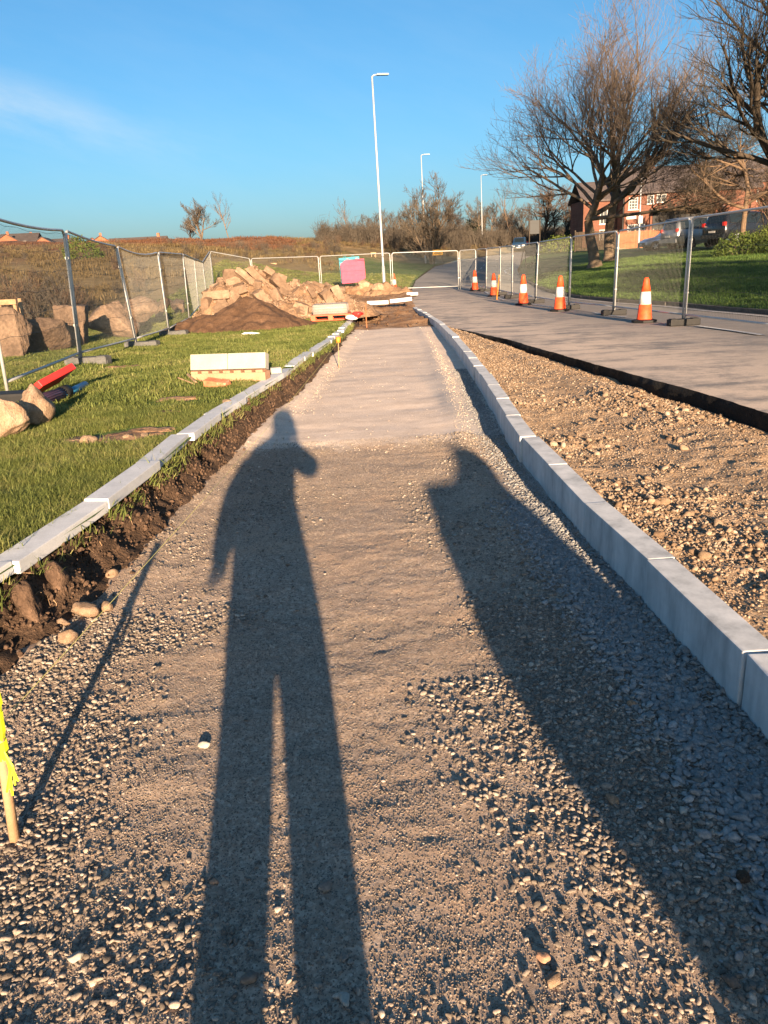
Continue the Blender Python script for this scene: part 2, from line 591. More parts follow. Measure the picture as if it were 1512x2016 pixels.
M['blade'] = blade_mat('grass_blade', [(0.0, (.06, .088, .022)), (0.3, (.125, .158, .038)), (0.6, (.20, .23, .062)), (0.85, (.29, .275, .10)), (1.0, (.34, .31, .15))])
M['blade_lawn'] = blade_mat('lawn_blade', [(0.0, (.055, .115, .024)), (0.5, (.11, .19, .042)), (1.0, (.18, .255, .065))])
M['dry_grass'] = blade_mat('dry_grass', [(0.0, (.10, .075, .032)), (0.5, (.17, .125, .058)), (1.0, (.25, .19, .10))])
M['leaf_bush'] = blade_mat('bush_leaf', [(0.0, (.05, .085, .015)), (0.5, (.12, .16, .03)), (1.0, (.20, .22, .05))])
M['evergreen'] = blade_mat('evergreen', [(0.0, (.012, .022, .01)), (1.0, (.035, .045, .02))])


# ================================================================== the lie of the land
zR = curve([(-60, .18), (8, .18), (15, .12), (20, .05), (30, 0), (42, .05), (50, .25), (60, .6), (77, 1.15), (86, 1.45), (105, 2.2), (126, 3.2), (160, 4.6), (300, 9), (600, 12)])
VL = curve([(-60, .36), (6, .35), (12, .31), (16, .2), (20, .14), (30, .16), (45, .12), (57, .3), (300, .5)])
xE = curve([(-6, -2.2), (0, -2.05), (2.2, -1.93), (3.29, -1.74), (4.03, -1.61), (6.09, -1.52), (7.9, -1.39), (9.77, -1.18), (14.08, -.91), (21.2, -.63), (27, -.6)])
xL = curve([(-6, -2.05), (0, -1.88), (2.0, -1.74), (2.9, -1.60), (3.6, -1.47), (4.9, -1.42), (7.6, -1.27), (10, -1.04), (14.7, -.78), (22, -.42), (27, -.42), (34, -1.2), (40, -1.2), (46, 1.0)])
xK = curve([(-6, 1.36), (1, 1.31), (2.4, 1.27), (3.3, 1.245), (4.2, 1.19), (6.2, 1.15), (10, 1.34), (15, 1.52), (20, 1.60), (24, 1.55), (27.5, 1.42), (30, 1.4)])
xC = curve([(-6, 4.6), (4, 3.78), (6.5, 3.45), (8, 3.3), (9.9, 3.05), (11.9, 2.83), (14.7, 2.53), (16.8, 2.2), (18.6, 1.9), (20, 1.75), (24, 1.68), (28, 1.56), (34, 1.65), (41, 1.9), (55, 3.05), (77, 6.2), (89.5, 9.9), (94, 12.2), (105, 18.5), (120, 29), (140, 44), (170, 70), (300, 190)])
xF = curve([(-6, 8.9), (17, 8.9), (22.5, 8.7), (26, 8.05), (30, 7.8), (35.5, 7.96), (43, 8.8), (51, 9.6), (62, 11.4), (81, 15.4), (95, 19.5), (105, 26.5), (120, 37.5), (140, 53), (170, 80), (300, 205)])
KT = curve([(-6, .2), (10, .2), (16, .17), (22, .12), (28, .08)])       # kerb top height


def z_path(x, Y):
    x = np.asarray(x, float)
    Y = np.asarray(Y, float)
    z = np.interp(Y, [-6, 9, 20, 24, 29, 34, 40, 46], [0, 0, -.04, -.05, .0, .10, .08, .1])
    soil = sstep(20.3, 21.4, Y + 0.5 * vn(x * 1.3, Y * 1.3, 5))
    pale = sstep(6.8, 7.2, Y + .25 * vn(x * 2, Y * 2, 8)) * (1 - soil)
    near = 1 - sstep(9, 14, Y)
    z = z + .012 * fbm(x * 1.1, Y * 1.1, 3, 3) + near * (1 - pale * .8) * (.0035 * fbm(x * 5, Y * 6, 4, 3) + .0022 * fbm(x * 22, Y * 22, 9, 2))
    # ridges pulled across by the grading, a scraped hollow along the bank, a lip of loose stone by the kerb
    z = z + near * (1 - pale) * .005 * np.maximum(0, vn(x * 1.5 + 3, Y * 8, 12)) ** 2
    z = z + pale * .008
    dk = xK(Y) - x
    z = z - .025 * sstep(.45, .15, dk) * sstep(22, 18, Y) + .03 * np.exp(-((dk - .42) / .13) ** 2) * sstep(3.0, 6.5, Y) * sstep(22, 18, Y)
    dl = x - xL(Y)
    z = z + .05 * sstep(.28, 0, dl) * sstep(22, 18, Y)
    z = z + soil * (.09 * fbm(x * .9, Y * .8, 31, 3) + .018 * fbm(x * 4, Y * 4, 33, 3))
    z = z + .22 * sstep(27.0, 28.6, Y + .5 * vn(x, Y, 41)) * sstep(44, 36, Y) * (.6 + .4 * vn(x * .6, Y * .5, 43))
    return z


def z_bed(x, Y):
    s = (x - xK(Y)) / np.maximum(xC(Y) - xK(Y), .2)
    return .085 - .05 * np.sin(np.clip(s, 0, 1) * math.pi) + .03 * np.exp(-((s - .70) / .12) ** 2) + .016 * fbm(x * 2.2, Y * 2.2, 21, 3) + .012 * fbm(x * 9, Y * 9, 23, 3) - .075 * sstep(.80, .97, s)


xB = curve([(-60, -2.6), (-6, -2.2), (0, -2.05), (2.2, -1.93), (3.29, -1.74), (4.03, -1.61), (6.09, -1.52), (7.9, -1.39), (9.77, -1.18), (14.08, -.91), (21.2, -.63), (27, -.62), (34, -1.0), (40, -1.0), (46, 2.2), (55, 3.0), (77, 6.1), (89.5, 9.8), (94, 12.1), (105, 18.4), (120, 28.9), (140, 43.9), (170, 69.9), (300, 189.9), (1500, 1300)])


def z_left(x, Y):
    x = np.asarray(x, float)
    Y = np.asarray(Y, float)
    d = np.maximum(xB(Y) - x, 0)
    w = sstep(40, 62, Y)
    z = (1 - w) * VL(Y) + w * (zR(np.minimum(Y, 130)) + .06)
    z = z + w * .75 * (1 - np.exp(-d / 7)) * sstep(150, 100, Y)
    crest = np.interp(x, [-300, -120, -58, -27, -8, 6, 30, 60], [8.3, 7.9, 7.1, 5.9, 5.1, 4.5, 3.9, 3.7])
    s = np.clip(26 + (x + 14) * 3.0, 26, 82)
    t = np.clip((Y - s) / (112 - s), 0, 1)
    t = .75 * t + .25 * t * t * (3 - 2 * t)
    t = t * np.maximum(sstep(2.0, 14.0, d), sstep(60, 40, Y))
    z = z * (1 - t) + np.maximum(crest, z) * t
    z = z + sstep(20, 60, Y) * t * (.5 * fbm(x * .06, Y * .06, 51, 3) + .18 * fbm(x * .35, Y * .35, 55, 3)) + .02 * fbm(x * .8, Y * .8, 57, 3) * sstep(.05, .5, d)
    return z


def z_right(x, Y):
    x = np.asarray(x, float)
    Y = np.asarray(Y, float)
    d = np.maximum(x - xF(Y) - .14, 0)
    k = 1.15 * (1 - .55 * sstep(55, 85, Y)) * sstep(-4, 22, Y)
    return zR(np.minimum(Y, 140)) + .10 + k * (1 - np.exp(-d / 4.0)) + .02 * fbm(x * .7, Y * .7, 61, 3) * sstep(0, .5, d)


def sheet(name, Ys, x0, x1, svals, zf, mat, drop0=None, drop1=None, **kw):
    Ys = np.asarray(Ys, float)
    s = np.asarray(svals, float)
    a, b = x0(Ys), x1(Ys)
    X = a[:, None] + (b - a)[:, None] * s[None, :]
    YY = np.repeat(Ys[:, None], len(s), 1)
    Z = zf(X, YY)
    if drop0:
        Z[:, 0] -= drop0
    if drop1:
        Z[:, -1] -= drop1
    V = np.stack([X, YY, Z], -1).reshape(-1, 3)
    n, k = len(Ys), len(s)
    i = (np.arange(n - 1)[:, None] * k + np.arange(k - 1)[None, :]).ravel()
    F = np.stack([i, i + 1, i + k + 1, i + k], 1)
    return ob(name, npmesh(name, V, F, True), mat, **kw)


def yrows(*parts):
    return np.concatenate([np.arange(a, b, st) for a, b, st in parts])


# ------------------------------------------------------------------ ground materials
def path_material():
    m, nt, b = new_mat('footpath_surface', 0.95, 0, 0.2)
    p = pos(nt)
    sp = nd(nt, "ShaderNodeSeparateXYZ", {0: p})
    x, y = sp.outputs[0], sp.outputs[1]
    big = noise(nt, p, 0.9, 5, 0.6)
    mid = noise(nt, p, 5.0, 6, 0.65)
    fine = noise(nt, p, 90.0, 4, 0.7)
    vor = nd(nt, "ShaderNodeTexVoronoi", {"Vector": p, "Scale": 75.0})
    vcol = nd(nt, "ShaderNodeSeparateColor", {0: vor.outputs["Color"]}).outputs[0]
    near = ramp(nt, mid, [(0.28, (.31, .225, .162)), (0.5, (.415, .305, .22)), (0.72, (.495, .375, .275))])
    near = mix(nt, 0.55, near, ramp(nt, vcol, [(0.0, (.24, .185, .14)), (0.6, (.40, .31, .235)), (1.0, (.54, .44, .345))]))
    near = mix(nt, sm(nt, big, .48, .66), near, (.44, .31, .215))
    pale = ramp(nt, mid, [(0.25, (.66, .525, .41)), (0.5, (.74, .60, .475)), (0.75, (.80, .665, .545))])
    pale = mix(nt, 0.25, pale, ramp(nt, vcol, [(0.0, (.50, .41, .32)), (1.0, (.80, .69, .58))]))
    band = noise(nt, nd(nt, "ShaderNodeMapping", {"Vector": p, "Scale": (.5, 2.2, 1)}).outputs[0], 2.0, 6, .7)
    pale = mix(nt, 1.0, pale, ramp(nt, band, [(.3, (.80, .79, .78)), (.55, (1.0, 1.0, 1.0)), (.75, (1.08, 1.07, 1.06))]), 'MULTIPLY')
    soil = ramp(nt, noise(nt, p, 2.2, 7, 0.7), [(0.3, (.13, .07, .035)), (0.48, (.24, .14, .075)), (0.62, (.34, .22, .13)), (0.78, (.50, .37, .25))])
    yy = mth(nt, 'ADD', y, mth(nt, 'MULTIPLY_ADD', noise(nt, p, 2.4, 5, 0.7), 1.0, -0.5))
    c = mix(nt, sm(nt, yy, 6.75, 7.05), near, pale)
    c = mix(nt, sm(nt, yy, 20.4, 20.9), c, soil)
    # grey stone dust swept against the fresh kerb
    dk = mth(nt, 'SUBTRACT', x, mth(nt, 'MULTIPLY_ADD', mth(nt, 'SUBTRACT', 3.2, y), 0.05, 0.98))
    gk = mth(nt, 'MULTIPLY', sm(nt, mth(nt, 'ADD', dk, mth(nt, 'MULTIPLY_ADD', noise(nt, p, 7, 4), .3, -.15)), -.03, .12), sm(nt, y, 16.0, 4.0))
    c = mix(nt, mth(nt, 'MULTIPLY', gk, .75), c, (.34, .34, .33))
    c = mix(nt, 1.0, c, ramp(nt, fine, [(0.3, (.72,) * 3), (0.7, (1.25,) * 3)]), 'MULTIPLY')
    nt.links.new(c, b.inputs["Base Color"])
    h = mth(nt, 'ADD', mth(nt, 'MULTIPLY', vor.outputs["Distance"], -0.25), mth(nt, 'MULTIPLY', noise(nt, p, 240, 5, .8), 0.9))
    bm_ = nd(nt, "ShaderNodeBump", {"Distance": .008, "Height": h})
    nt.links.new(mth(nt, 'MULTIPLY_ADD', sm(nt, yy, 6.6, 7.2), -.2, .45), bm_.inputs['Strength'])
    nt.links.new(bm_.outputs[0], b.inputs['Normal'])
    return m


def bed_material():
    m, nt, b = new_mat('gravel_bed_surface', 0.95, 0, 0.2)
    p = pos(nt)
    mid = noise(nt, p, 3.0, 6, 0.65)
    vor = nd(nt, "ShaderNodeTexVoronoi", {"Vector": p, "Scale": 45.0})
    vcol = nd(nt, "ShaderNodeSeparateColor", {0: vor.outputs["Color"]}).outputs[0]
    c = ramp(nt, mid, [(0.28, (.23, .145, .08)), (0.5, (.34, .23, .135)), (0.72, (.42, .30, .19))])
    c = mix(nt, 0.4, c, ramp(nt, vcol, [(0.0, (.18, .12, .075)), (0.6, (.38, .28, .19)), (1.0, (.54, .44, .32))]))
    nt.links.new(c, b.inputs["Base Color"])
    bump(nt, b, mth(nt, 'ADD', mth(nt, 'MULTIPLY', vor.outputs["Distance"], -1.0), noise(nt, p, 120, 3)), 0.5, 0.012)
    return m


def road_material():
    m, nt, b = new_mat('road_asphalt', 0.9, 0, 0.3)
    p = pos(nt)
    d = nd(nt, "ShaderNodeAttribute", attribute_name="dust").outputs["Fac"]
    big = noise(nt, p, 0.7, 6, 0.65)
    st = nd(nt, "ShaderNodeMapping", {"Vector": p, "Scale": (0.5, 2.4, 1.0), "Rotation": (0, 0, 0.15)}).outputs[0]
    streak = noise(nt, st, 1.1, 6, 0.7)
    spk = noise(nt, p, 60, 3, 0.7)
    base = ramp(nt, spk, [(0.3, (.16, .147, .134)), (0.7, (.27, .248, .225))])
    dust = ramp(nt, spk, [(0.25, (.48, .375, .285)), (0.75, (.68, .55, .43))])
    pat = noise(nt, p, 2.6, 9, .8)
    sumn = mth(nt, 'ADD', mth(nt, 'ADD', streak, big), pat)
    f = mth(nt, 'MULTIPLY', d, mth(nt, 'MULTIPLY_ADD', sumn, 3.2, -4.1, True))
    c = mix(nt, f, base, dust)
    c = mix(nt, mth(nt, 'MULTIPLY', sm(nt, pat, .55, .68), mth(nt, 'MULTIPLY', d, .6)), c, (.66, .53, .41))
    crumbs = noise(nt, p, 26, 2, 0.5)
    c = mix(nt, mth(nt, 'MULTIPLY', sm(nt, crumbs, .70, .74), d), c, (.55, .46, .36))
    nt.links.new(c, b.inputs["Base Color"])
    bump(nt, b, spk, 0.12, 0.004)
    return m


def turf_material(name, a, bcol, c3, hill=False):
    m, nt, b = new_mat(name, 0.95, 0, 0.15)
    p = pos(nt)
    n1 = noise(nt, p, 0.45, 6, 0.65)
    n2 = noise(nt, p, 9.0, 5, 0.7)
    c = ramp(nt, mth(nt, 'MULTIPLY_ADD', n1, .6, mth(nt, 'MULTIPLY', n2, .4)), [(0.32, a), (0.5, bcol), (0.68, c3)])
    h = n2
    wear = noise(nt, p, 1.3, 6, .7)
    c = mix(nt, mth(nt, 'MULTIPLY', sm(nt, wear, .56, .66), .8), c, (.17, .115, .065))
    if hill:
        sp = nd(nt, "ShaderNodeSeparateXYZ", {0: p})
        k1 = noise(nt, p, 0.06, 6, 0.65)
        k2 = noise(nt, p, 0.5, 7, 0.75)
        tan = ramp(nt, k2, [(0.3, (.10, .074, .034)), (0.5, (.20, .148, .07)), (0.72, (.30, .23, .12))])
        red = ramp(nt, k2, [(0.3, (.125, .058, .03)), (0.5, (.22, .11, .06)), (0.72, (.29, .17, .096))])
        hi = sm(nt, mth(nt, 'MULTIPLY_ADD', k1, 5.0, sp.outputs[2]), 5.6, 7.6)
        rough = mix(nt, hi, tan, red)
        # rough vegetation beyond the verge: starts behind the boulders, and on the rise past the far fence
        ln = mth(nt, 'MULTIPLY_ADD', sp.outputs[0], -0.55, sp.outputs[1])          # y - .55 x
        rr = mth(nt, 'MULTIPLY', sm(nt, mth(nt, 'MULTIPLY_ADD', k2, 3.0, mth(nt, 'MULTIPLY_ADD', sp.outputs[0], -1.0, 0)), 11.5, 13.0), 1.0)
        far = sm(nt, mth(nt, 'MULTIPLY_ADD', k2, 14.0, sp.outputs[1]), 84.0, 92.0)
        far2 = mth(nt, 'MULTIPLY', sm(nt, mth(nt, 'MULTIPLY_ADD', k2, 6.0, sp.outputs[1]), 56, 62), sm(nt, sp.outputs[0], -1.0, -5.0))
        f = mth(nt, 'MAXIMUM', mth(nt, 'MAXIMUM', rr, far), far2)
        c = mix(nt, f, c, rough)
    nt.links.new(c, b.inputs["Base Color"])
    bump(nt, b, h, 0.8, 0.06)
    return m


def kerb_mat():
    # water stains streaked by noise, on faces and top alike
    m, nt, b = new_mat('new_kerb_concrete', 0.85, 0, .3)
    p = pos(nt)
    st = nd(nt, "ShaderNodeMapping", {"Vector": p, "Scale": (3.0, 3.0, 0.7)}).outputs[0]
    n1 = noise(nt, st, 2.4, 6, .65)
    n2 = noise(nt, p, 9.0, 5, .6)
    c = ramp(nt, n1, [(.32, (.38, .395, .395)), (.44, (.52, .535, .53)), (.58, (.62, .63, .62)), (.74, (.72, .72, .70))])
    c = mix(nt, 1.0, c, ramp(nt, n2, [(.3, (.88,) * 3), (.7, (1.08,) * 3)]), 'MULTIPLY')
    nt.links.new(c, b.inputs["Base Color"])
    bump(nt, b, noise(nt, p, 180, 3, .6), .12, .003)
    return m


M['kerb'] = kerb_mat()
M['path'] = path_material()
M['bed'] = bed_material()
M['asphalt'] = road_material()
M['turf'] = turf_material('left_turf', (.045, .085, .02), (.08, .13, .03), (.13, .17, .055), hill=True)
M['lawn'] = turf_material('right_lawn', (.03, .07, .014), (.06, .11, .025), (.10, .15, .04))

# ------------------------------------------------------------------ big sheets
c0 = lambda v: (lambda Y: np.full(np.shape(Y), float(v)))
base_me = npmesh('ground', [(-3000, -3000, -3), (3000, -3000, -3), (3000, 3000, -3), (-3000, 3000, -3)], np.array([[0, 1, 2, 3]]))
ob('ground', base_me, M['turf'], kind='structure')

sv = np.sort(1 - np.concatenate([np.linspace(0, .01, 8)[:-1], np.linspace(.01, .06, 40)[:-1], np.linspace(.06, .25, 50)[:-1], np.linspace(.25, 1, 40)]))
verge = sheet('grass_verge', yrows((-30, 0, 2), (0, 26, .2), (26, 130, .7), (130, 330, 6), (330, 1500, 60)), c0(-260), xB, sv, z_left, M['turf'], kind='structure')
lawn = sheet('lawn_beyond_road', yrows((-30, 8, 2), (8, 60, .35), (60, 150, 1.2), (150, 330, 8), (330, 1500, 60)), lambda Y: xF(Y) + .14, lambda Y: xF(Y) + 400,
             np.concatenate([np.linspace(0, .05, 60)[:-1], np.linspace(.05, .2, 30)[:-1], np.linspace(.2, 1, 30)]), z_right, M['lawn'], kind='structure')
ys_path = yrows((-2, .8, .2), (.8, 4.5, .016), (4.5, 8, .028), (8, 14, .06), (14, 46, .14))
path = sheet('footpath_bed', ys_path, lambda Y: xL(Y) - .06, lambda Y: np.where(Y < 28.2, xK(Y) + .06, xC(Y) - .01), np.linspace(0, 1, 170), z_path, M['path'], kind='structure')
ys_bed = yrows((-1, .8, .2), (.8, 9, .03), (9, 20.2, .06))
bed = sheet('gravel_bed', ys_bed, lambda Y: xK(Y) + .07, lambda Y: xC(Y) + .12, np.linspace(0, 1, 90), z_bed, M['bed'], kind='structure')
ys_road = yrows((-6, 2, .25), (2, 21, .06), (21, 40, .25), (40, 175, 1.0))
je = lambda Y: .012 * fbm(np.asarray(Y) * 2.0, np.asarray(Y) * 0, 171, 3) * sstep(22, 18, Y) + .008 * vn(np.asarray(Y) * 15, np.asarray(Y) * 0, 173) * sstep(22, 18, Y)
road = sheet('road', ys_road, lambda Y: xC(Y) + je(Y), xF, np.concatenate([[0], np.linspace(.002, 1, 40)]), lambda X, Y: zR(Y) + .006 * fbm(X * .5, Y * .5, 71, 2) * sstep(0, .3, X - xC(Y)), M['asphalt'], kind='structure')
co = np.zeros(len(road.data.vertices) * 3, np.float32)
road.data.vertices.foreach_get('co', co)
co = co.reshape(-1, 3)
dust = np.clip(1.3 - (co[:, 0] - xC(co[:, 1])) / 3.6, .12, 1) * sstep(52, 30, co[:, 1])
at = road.data.attributes.new('dust', 'FLOAT', 'POINT')
at.data.foreach_set('value', dust.astype(np.float32))

# cut face of the old surface where the road was sawn back
ysc = np.arange(2, 21, .06)
rows = []
for k, (fz, fx) in enumerate([(1.0, 0.0), (.72, -.012), (.4, .006), (0, .02)]):
    jx = .012 * fbm(ysc * 9, ysc * 0 + k, 75, 3) + .03 * vn(ysc * .8, ysc * 0, 77)
    rows.append(np.stack([xC(ysc) + je(ysc) + fx + (jx if k else 0), ysc, zR(ysc) * fz - (1 - fz) * .02], 1))
V = np.concatenate(rows)
n = len(ysc)
F = np.concatenate([np.stack([np.arange(n - 1) + k * n, np.arange(n - 1) + 1 + k * n, np.arange(n - 1) + 1 + (k + 1) * n, np.arange(n - 1) + (k + 1) * n], 1) for k in range(3)])
ob('cut_edge', npmesh('cut_edge', V, F), M['dark_cut'], road)

# road paint: short strips following the camber
def strip(name, pts, w, parent=None, lift=.008):
    pts = np.array(pts, float)
    q = []
    for a, b2 in zip(pts[:-1], pts[1:]):
        for t in np.linspace(0, 1, 5)[:-1]:
            q.append(a + (b2 - a) * t)
    q.append(pts[-1])
    q = np.array(q)
    T = np.gradient(q, axis=0)
    T /= np.linalg.norm(T, axis=1)[:, None]
    N = np.stack([T[:, 1], -T[:, 0]], 1)
    L, Rr = q - N * w / 2, q + N * w / 2
    Vv = []
    for P_ in (L, Rr):
        Vv.append(np.stack([P_[:, 0], P_[:, 1], zR(P_[:, 1]) + lift + .006], 1))
    k = len(q)
    Fv = np.stack([np.arange(k - 1), np.arange(k - 1) + k, np.arange(k - 1) + 1 + k, np.arange(k - 1) + 1], 1)
    return ob(name, npmesh(name, np.concatenate(Vv), Fv), M['marking'], parent)


for a in np.arange(7, 100, 6.0):
    yy = [a, a + 1.2, a + 2.4]
    cx = [xC(v) * .42 + xF(v) * .58 + (.25 if v < 30 else 0) for v in yy]
    strip('lane_dash', list(zip(cx, yy)), .11, road)
strip('edge_line', [(xF(v) - .32, v) for v in np.arange(4, 34, 1.0)], .10, road)
for k in range(3):
    strip('give_way_bar', [(xF(66 + 4 * k) - 1.4, 66 + 4 * k), (xF(66 + 4 * k) - .3, 66.5 + 4 * k)], .35, road)
strip('junction_arc', [(xF(54) - .4, 54), (xF(58) - .9, 58), (xF(62) - 1.0, 62), (xF(66) - .5, 66)], .14, road)

# ------------------------------------------------------------------ earth bank under the edging
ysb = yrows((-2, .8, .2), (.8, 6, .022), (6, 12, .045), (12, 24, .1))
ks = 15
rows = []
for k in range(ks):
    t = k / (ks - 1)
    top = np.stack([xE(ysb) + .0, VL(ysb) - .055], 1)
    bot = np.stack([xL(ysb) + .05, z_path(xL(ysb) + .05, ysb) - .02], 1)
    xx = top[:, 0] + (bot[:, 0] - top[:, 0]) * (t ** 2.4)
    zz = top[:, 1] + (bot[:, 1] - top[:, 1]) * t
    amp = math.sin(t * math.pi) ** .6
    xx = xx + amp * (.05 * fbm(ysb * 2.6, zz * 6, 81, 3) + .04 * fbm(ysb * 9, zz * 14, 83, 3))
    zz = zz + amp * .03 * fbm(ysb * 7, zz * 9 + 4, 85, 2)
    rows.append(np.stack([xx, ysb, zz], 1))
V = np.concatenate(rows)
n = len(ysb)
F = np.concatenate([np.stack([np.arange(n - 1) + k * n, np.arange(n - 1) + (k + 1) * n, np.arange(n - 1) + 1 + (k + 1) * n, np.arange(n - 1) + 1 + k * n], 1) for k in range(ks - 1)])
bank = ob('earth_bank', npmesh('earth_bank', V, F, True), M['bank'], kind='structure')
BANKP = V.copy()

# ================================================================== kerbs
def kerb_run(parent, name, cx_line, ztop, y0, y1, L, w, h, mat, rg, yaw=.006, dx=.004, dz=.004, gap=.006, bev=.008, xoff=0.0, side=1, var=3):
    protos = []
    for i in range(var):
        mb = MB().box((0, 0, -h / 2), (w, L - gap, h))
        me = bevel_mesh(mb.mesh(name), bev, 2)
        me.materials.append(mat)
        protos.append(me)
    y = y0
    while y < y1:
        ym = y + L / 2
        sl = (cx_line(y + L) - cx_line(y)) / L
        a = math.atan(-sl)
        o = bpy.data.objects.new(name, protos[rg.randint(var)])
        COL.objects.link(o)
        o.parent = parent
        o.matrix_parent_inverse = parent.matrix_basis.inverted()
        zc = float(ztop(ym))
        o.location = (float(cx_line(ym)) + side * w / 2 + xoff + rg.normal() * dx, ym, zc + rg.normal() * dz)
        sz = (float(ztop(y + L)) - float(ztop(y))) / L
        o.rotation_euler = (math.atan(sz) + rg.normal() * yaw * .6, rg.normal() * yaw * .7, a + rg.normal() * yaw)
        y += L * math.cos(a)


rg = np.random.RandomState(5)
kerb = empty('kerb', (1.3, 2.4, 0), label='fresh grey concrete kerb running between footpath trench and gravel bed', cat='kerb')
kerb_run(kerb, 'kerb_stone', xK, KT, 2.43, 27.3, .915, .135, .27, M['kerb'], rg)
# the stone at hand stands a little proud and turned
for k, (yy, xx, rz, dz) in enumerate([(1.96, 1.262, -.035, .004), (1.04, 1.30, -.03, .0), (.12, 1.33, -.02, .0)]):
    me = bevel_mesh(MB().box((0, 0, -.16), (.135, .905, .32)).mesh('kerb_stone'), .008, 2)
    o = ob('kerb_stone', me, M['kerb'], kerb)
    o.location = (xx + .07, yy, .2 + dz)
    o.rotation_euler = (0, 0, rz)

edging = empty('edging_kerb', (-1.7, 3.5, .3), label='line of pale concrete edging stones laid unevenly along the grass', cat='kerb')
ez = lambda Y: VL(Y) + .022
kerb_run(edging, 'edging_stone', xE, ez, -.32, 25.0, .915, .145, .065, M['edging'], rg, yaw=.028, dx=.012, dz=.006, gap=.004, bev=.006, side=-1)

# far kerb of the road
fk = empty('far_kerb', (8.9, 17, .1), label='low dark kerb along the lawn beyond the road', cat='kerb')
M['dark_kerb'] = surf('old_dark_kerb', [(0.3, (.05, .045, .04)), (0.7, (.11, .10, .09))], 5.0, 0.9, coords='pos', fine=.15)
kerb_run(fk, 'kerb_stone', xF, lambda Y: zR(Y) + .10, 10, 56, .93, .13, .25, M['dark_kerb'], rg, dx=.003, dz=.003)

# ================================================================== scatter by points
def scatter(name, protos, P, R, Sc, I, parent=None, **kw):
    colp = bpy.data.collections.new(name + '_shapes')
    for i, (me, mt) in enumerate(protos):
        if mt is not None:
            if len(me.materials) and me.materials[0] is not mt:
                me = me.copy()
                me.materials.clear()
            if len(me.materials) == 0:
                me.materials.append(mt)
        o = bpy.data.objects.new('%s_shape_%02d' % (name, i), me)
        colp.objects.link(o)
    me = bpy.data.meshes.new(name)
    me.vertices.add(len(P))
    me.vertices.foreach_set('co', np.asarray(P, np.float32).ravel())
    for an, ty, data in (('rot', 'FLOAT_VECTOR', R), ('scl', 'FLOAT_VECTOR', Sc), ('idx', 'INT', I)):
        a = me.attributes.new(an, ty, 'POINT')
        if ty == 'INT':
            a.data.foreach_set('value', np.asarray(data, np.int32))
        else:
            a.data.foreach_set('vector', np.asarray(data, np.float32).ravel())
    me.update()
    o = ob(name, me, None, parent, kind='stuff', **kw)
    g = bpy.data.node_groups.new(name, 'GeometryNodeTree')
    g.interface.new_socket('Geometry', in_out='INPUT', socket_type='NodeSocketGeometry')
    g.interface.new_socket('Geometry', in_out='OUTPUT', socket_type='NodeSocketGeometry')
    gi, go = g.nodes.new('NodeGroupInput'), g.nodes.new('NodeGroupOutput')
    ip = g.nodes.new('GeometryNodeInstanceOnPoints')
    ci = g.nodes.new('GeometryNodeCollectionInfo')
    ci.inputs['Collection'].default_value = colp
    ci.inputs['Separate Children'].default_value = True
    ci.inputs['Reset Children'].default_value = True
    g.links.new(gi.outputs[0], ip.inputs['Points'])
    g.links.new(ci.outputs[0], ip.inputs['Instance'])
    ip.inputs['Pick Instance'].default_value = True
    for an, ty, sk in (('rot', 'FLOAT_VECTOR', 'Rotation'), ('scl', 'FLOAT_VECTOR', 'Scale'), ('idx', 'INT', 'Instance Index')):
        na = g.nodes.new('GeometryNodeInputNamedAttribute')
        na.data_type = ty
        na.inputs['Name'].default_value = an
        g.links.new(na.outputs['Attribute'], ip.inputs[sk])
    g.links.new(ip.outputs[0], go.inputs[0])
    md = o.modifiers.new('scatter', 'NODES')
    md.node_group = g
    return o


def pts_in(rg, n, xa, xb, ya, yb, bias=1.0):
    Y = ya + (yb - ya) * rg.rand(n) ** bias
    return xa(Y) + (xb(Y) - xa(Y)) * rg.rand(n), Y


def rnd_rot(rg, n, tilt=math.pi):
    return np.stack([rg.uniform(-tilt, tilt, n), rg.uniform(-tilt, tilt, n), rg.uniform(0, 2 * math.pi, n)], 1)


peb = [rock_mesh('pebble', 100 + i, 2, (1, .66 + .09 * (i % 3), .40 + .06 * (i % 4)), .24, 9 + i % 4, 1.3, i % 4 == 0) for i in range(10)]
ang = [rock_mesh('chip', 200 + i, 2, (1, .8 + .06 * (i % 3), .62 + .07 * (i % 3)), .22, 9, 1.3, False) for i in range(10)]

rg = np.random.RandomState(11)
# --- loose pebbles on the trench floor. loose: where the roller left open stone; the rest is bound fines
def loose_field(x, Y):
    f = .30 + .95 * fbm(x * 1.3 + 4, Y * .9, 91, 4)
    f = f + .55 * sstep(-.55, -1.25, x - .0) * sstep(6.5, 3.0, Y) * .9            # heap of stone by the bank
    f = f + .7 * sstep(.35, .85, x + .12 * (Y - 1.2)) * sstep(6.0, 3.0, Y)           # coarse stone by the kerb
    f = f + .5 * np.exp(-((x + .03) / .28) ** 2) * sstep(4.6, 2.6, Y)
    f = f + .35 * np.exp(-((Y - 1.4) / .25) ** 2) * (x < -.1)
    f = f - .55 * np.exp(-((x + .75) / .30) ** 2) * sstep(1.5, 2.0, Y) * sstep(3.4, 2.7, Y)
    f = f - .6 * np.exp(-((x - .38 - .1 * (1.9 - Y)) / .16) ** 2) * sstep(2.6, 2.2, Y) * sstep(1.2, 1.5, Y)
    return np.clip(f, 0, 1.25)


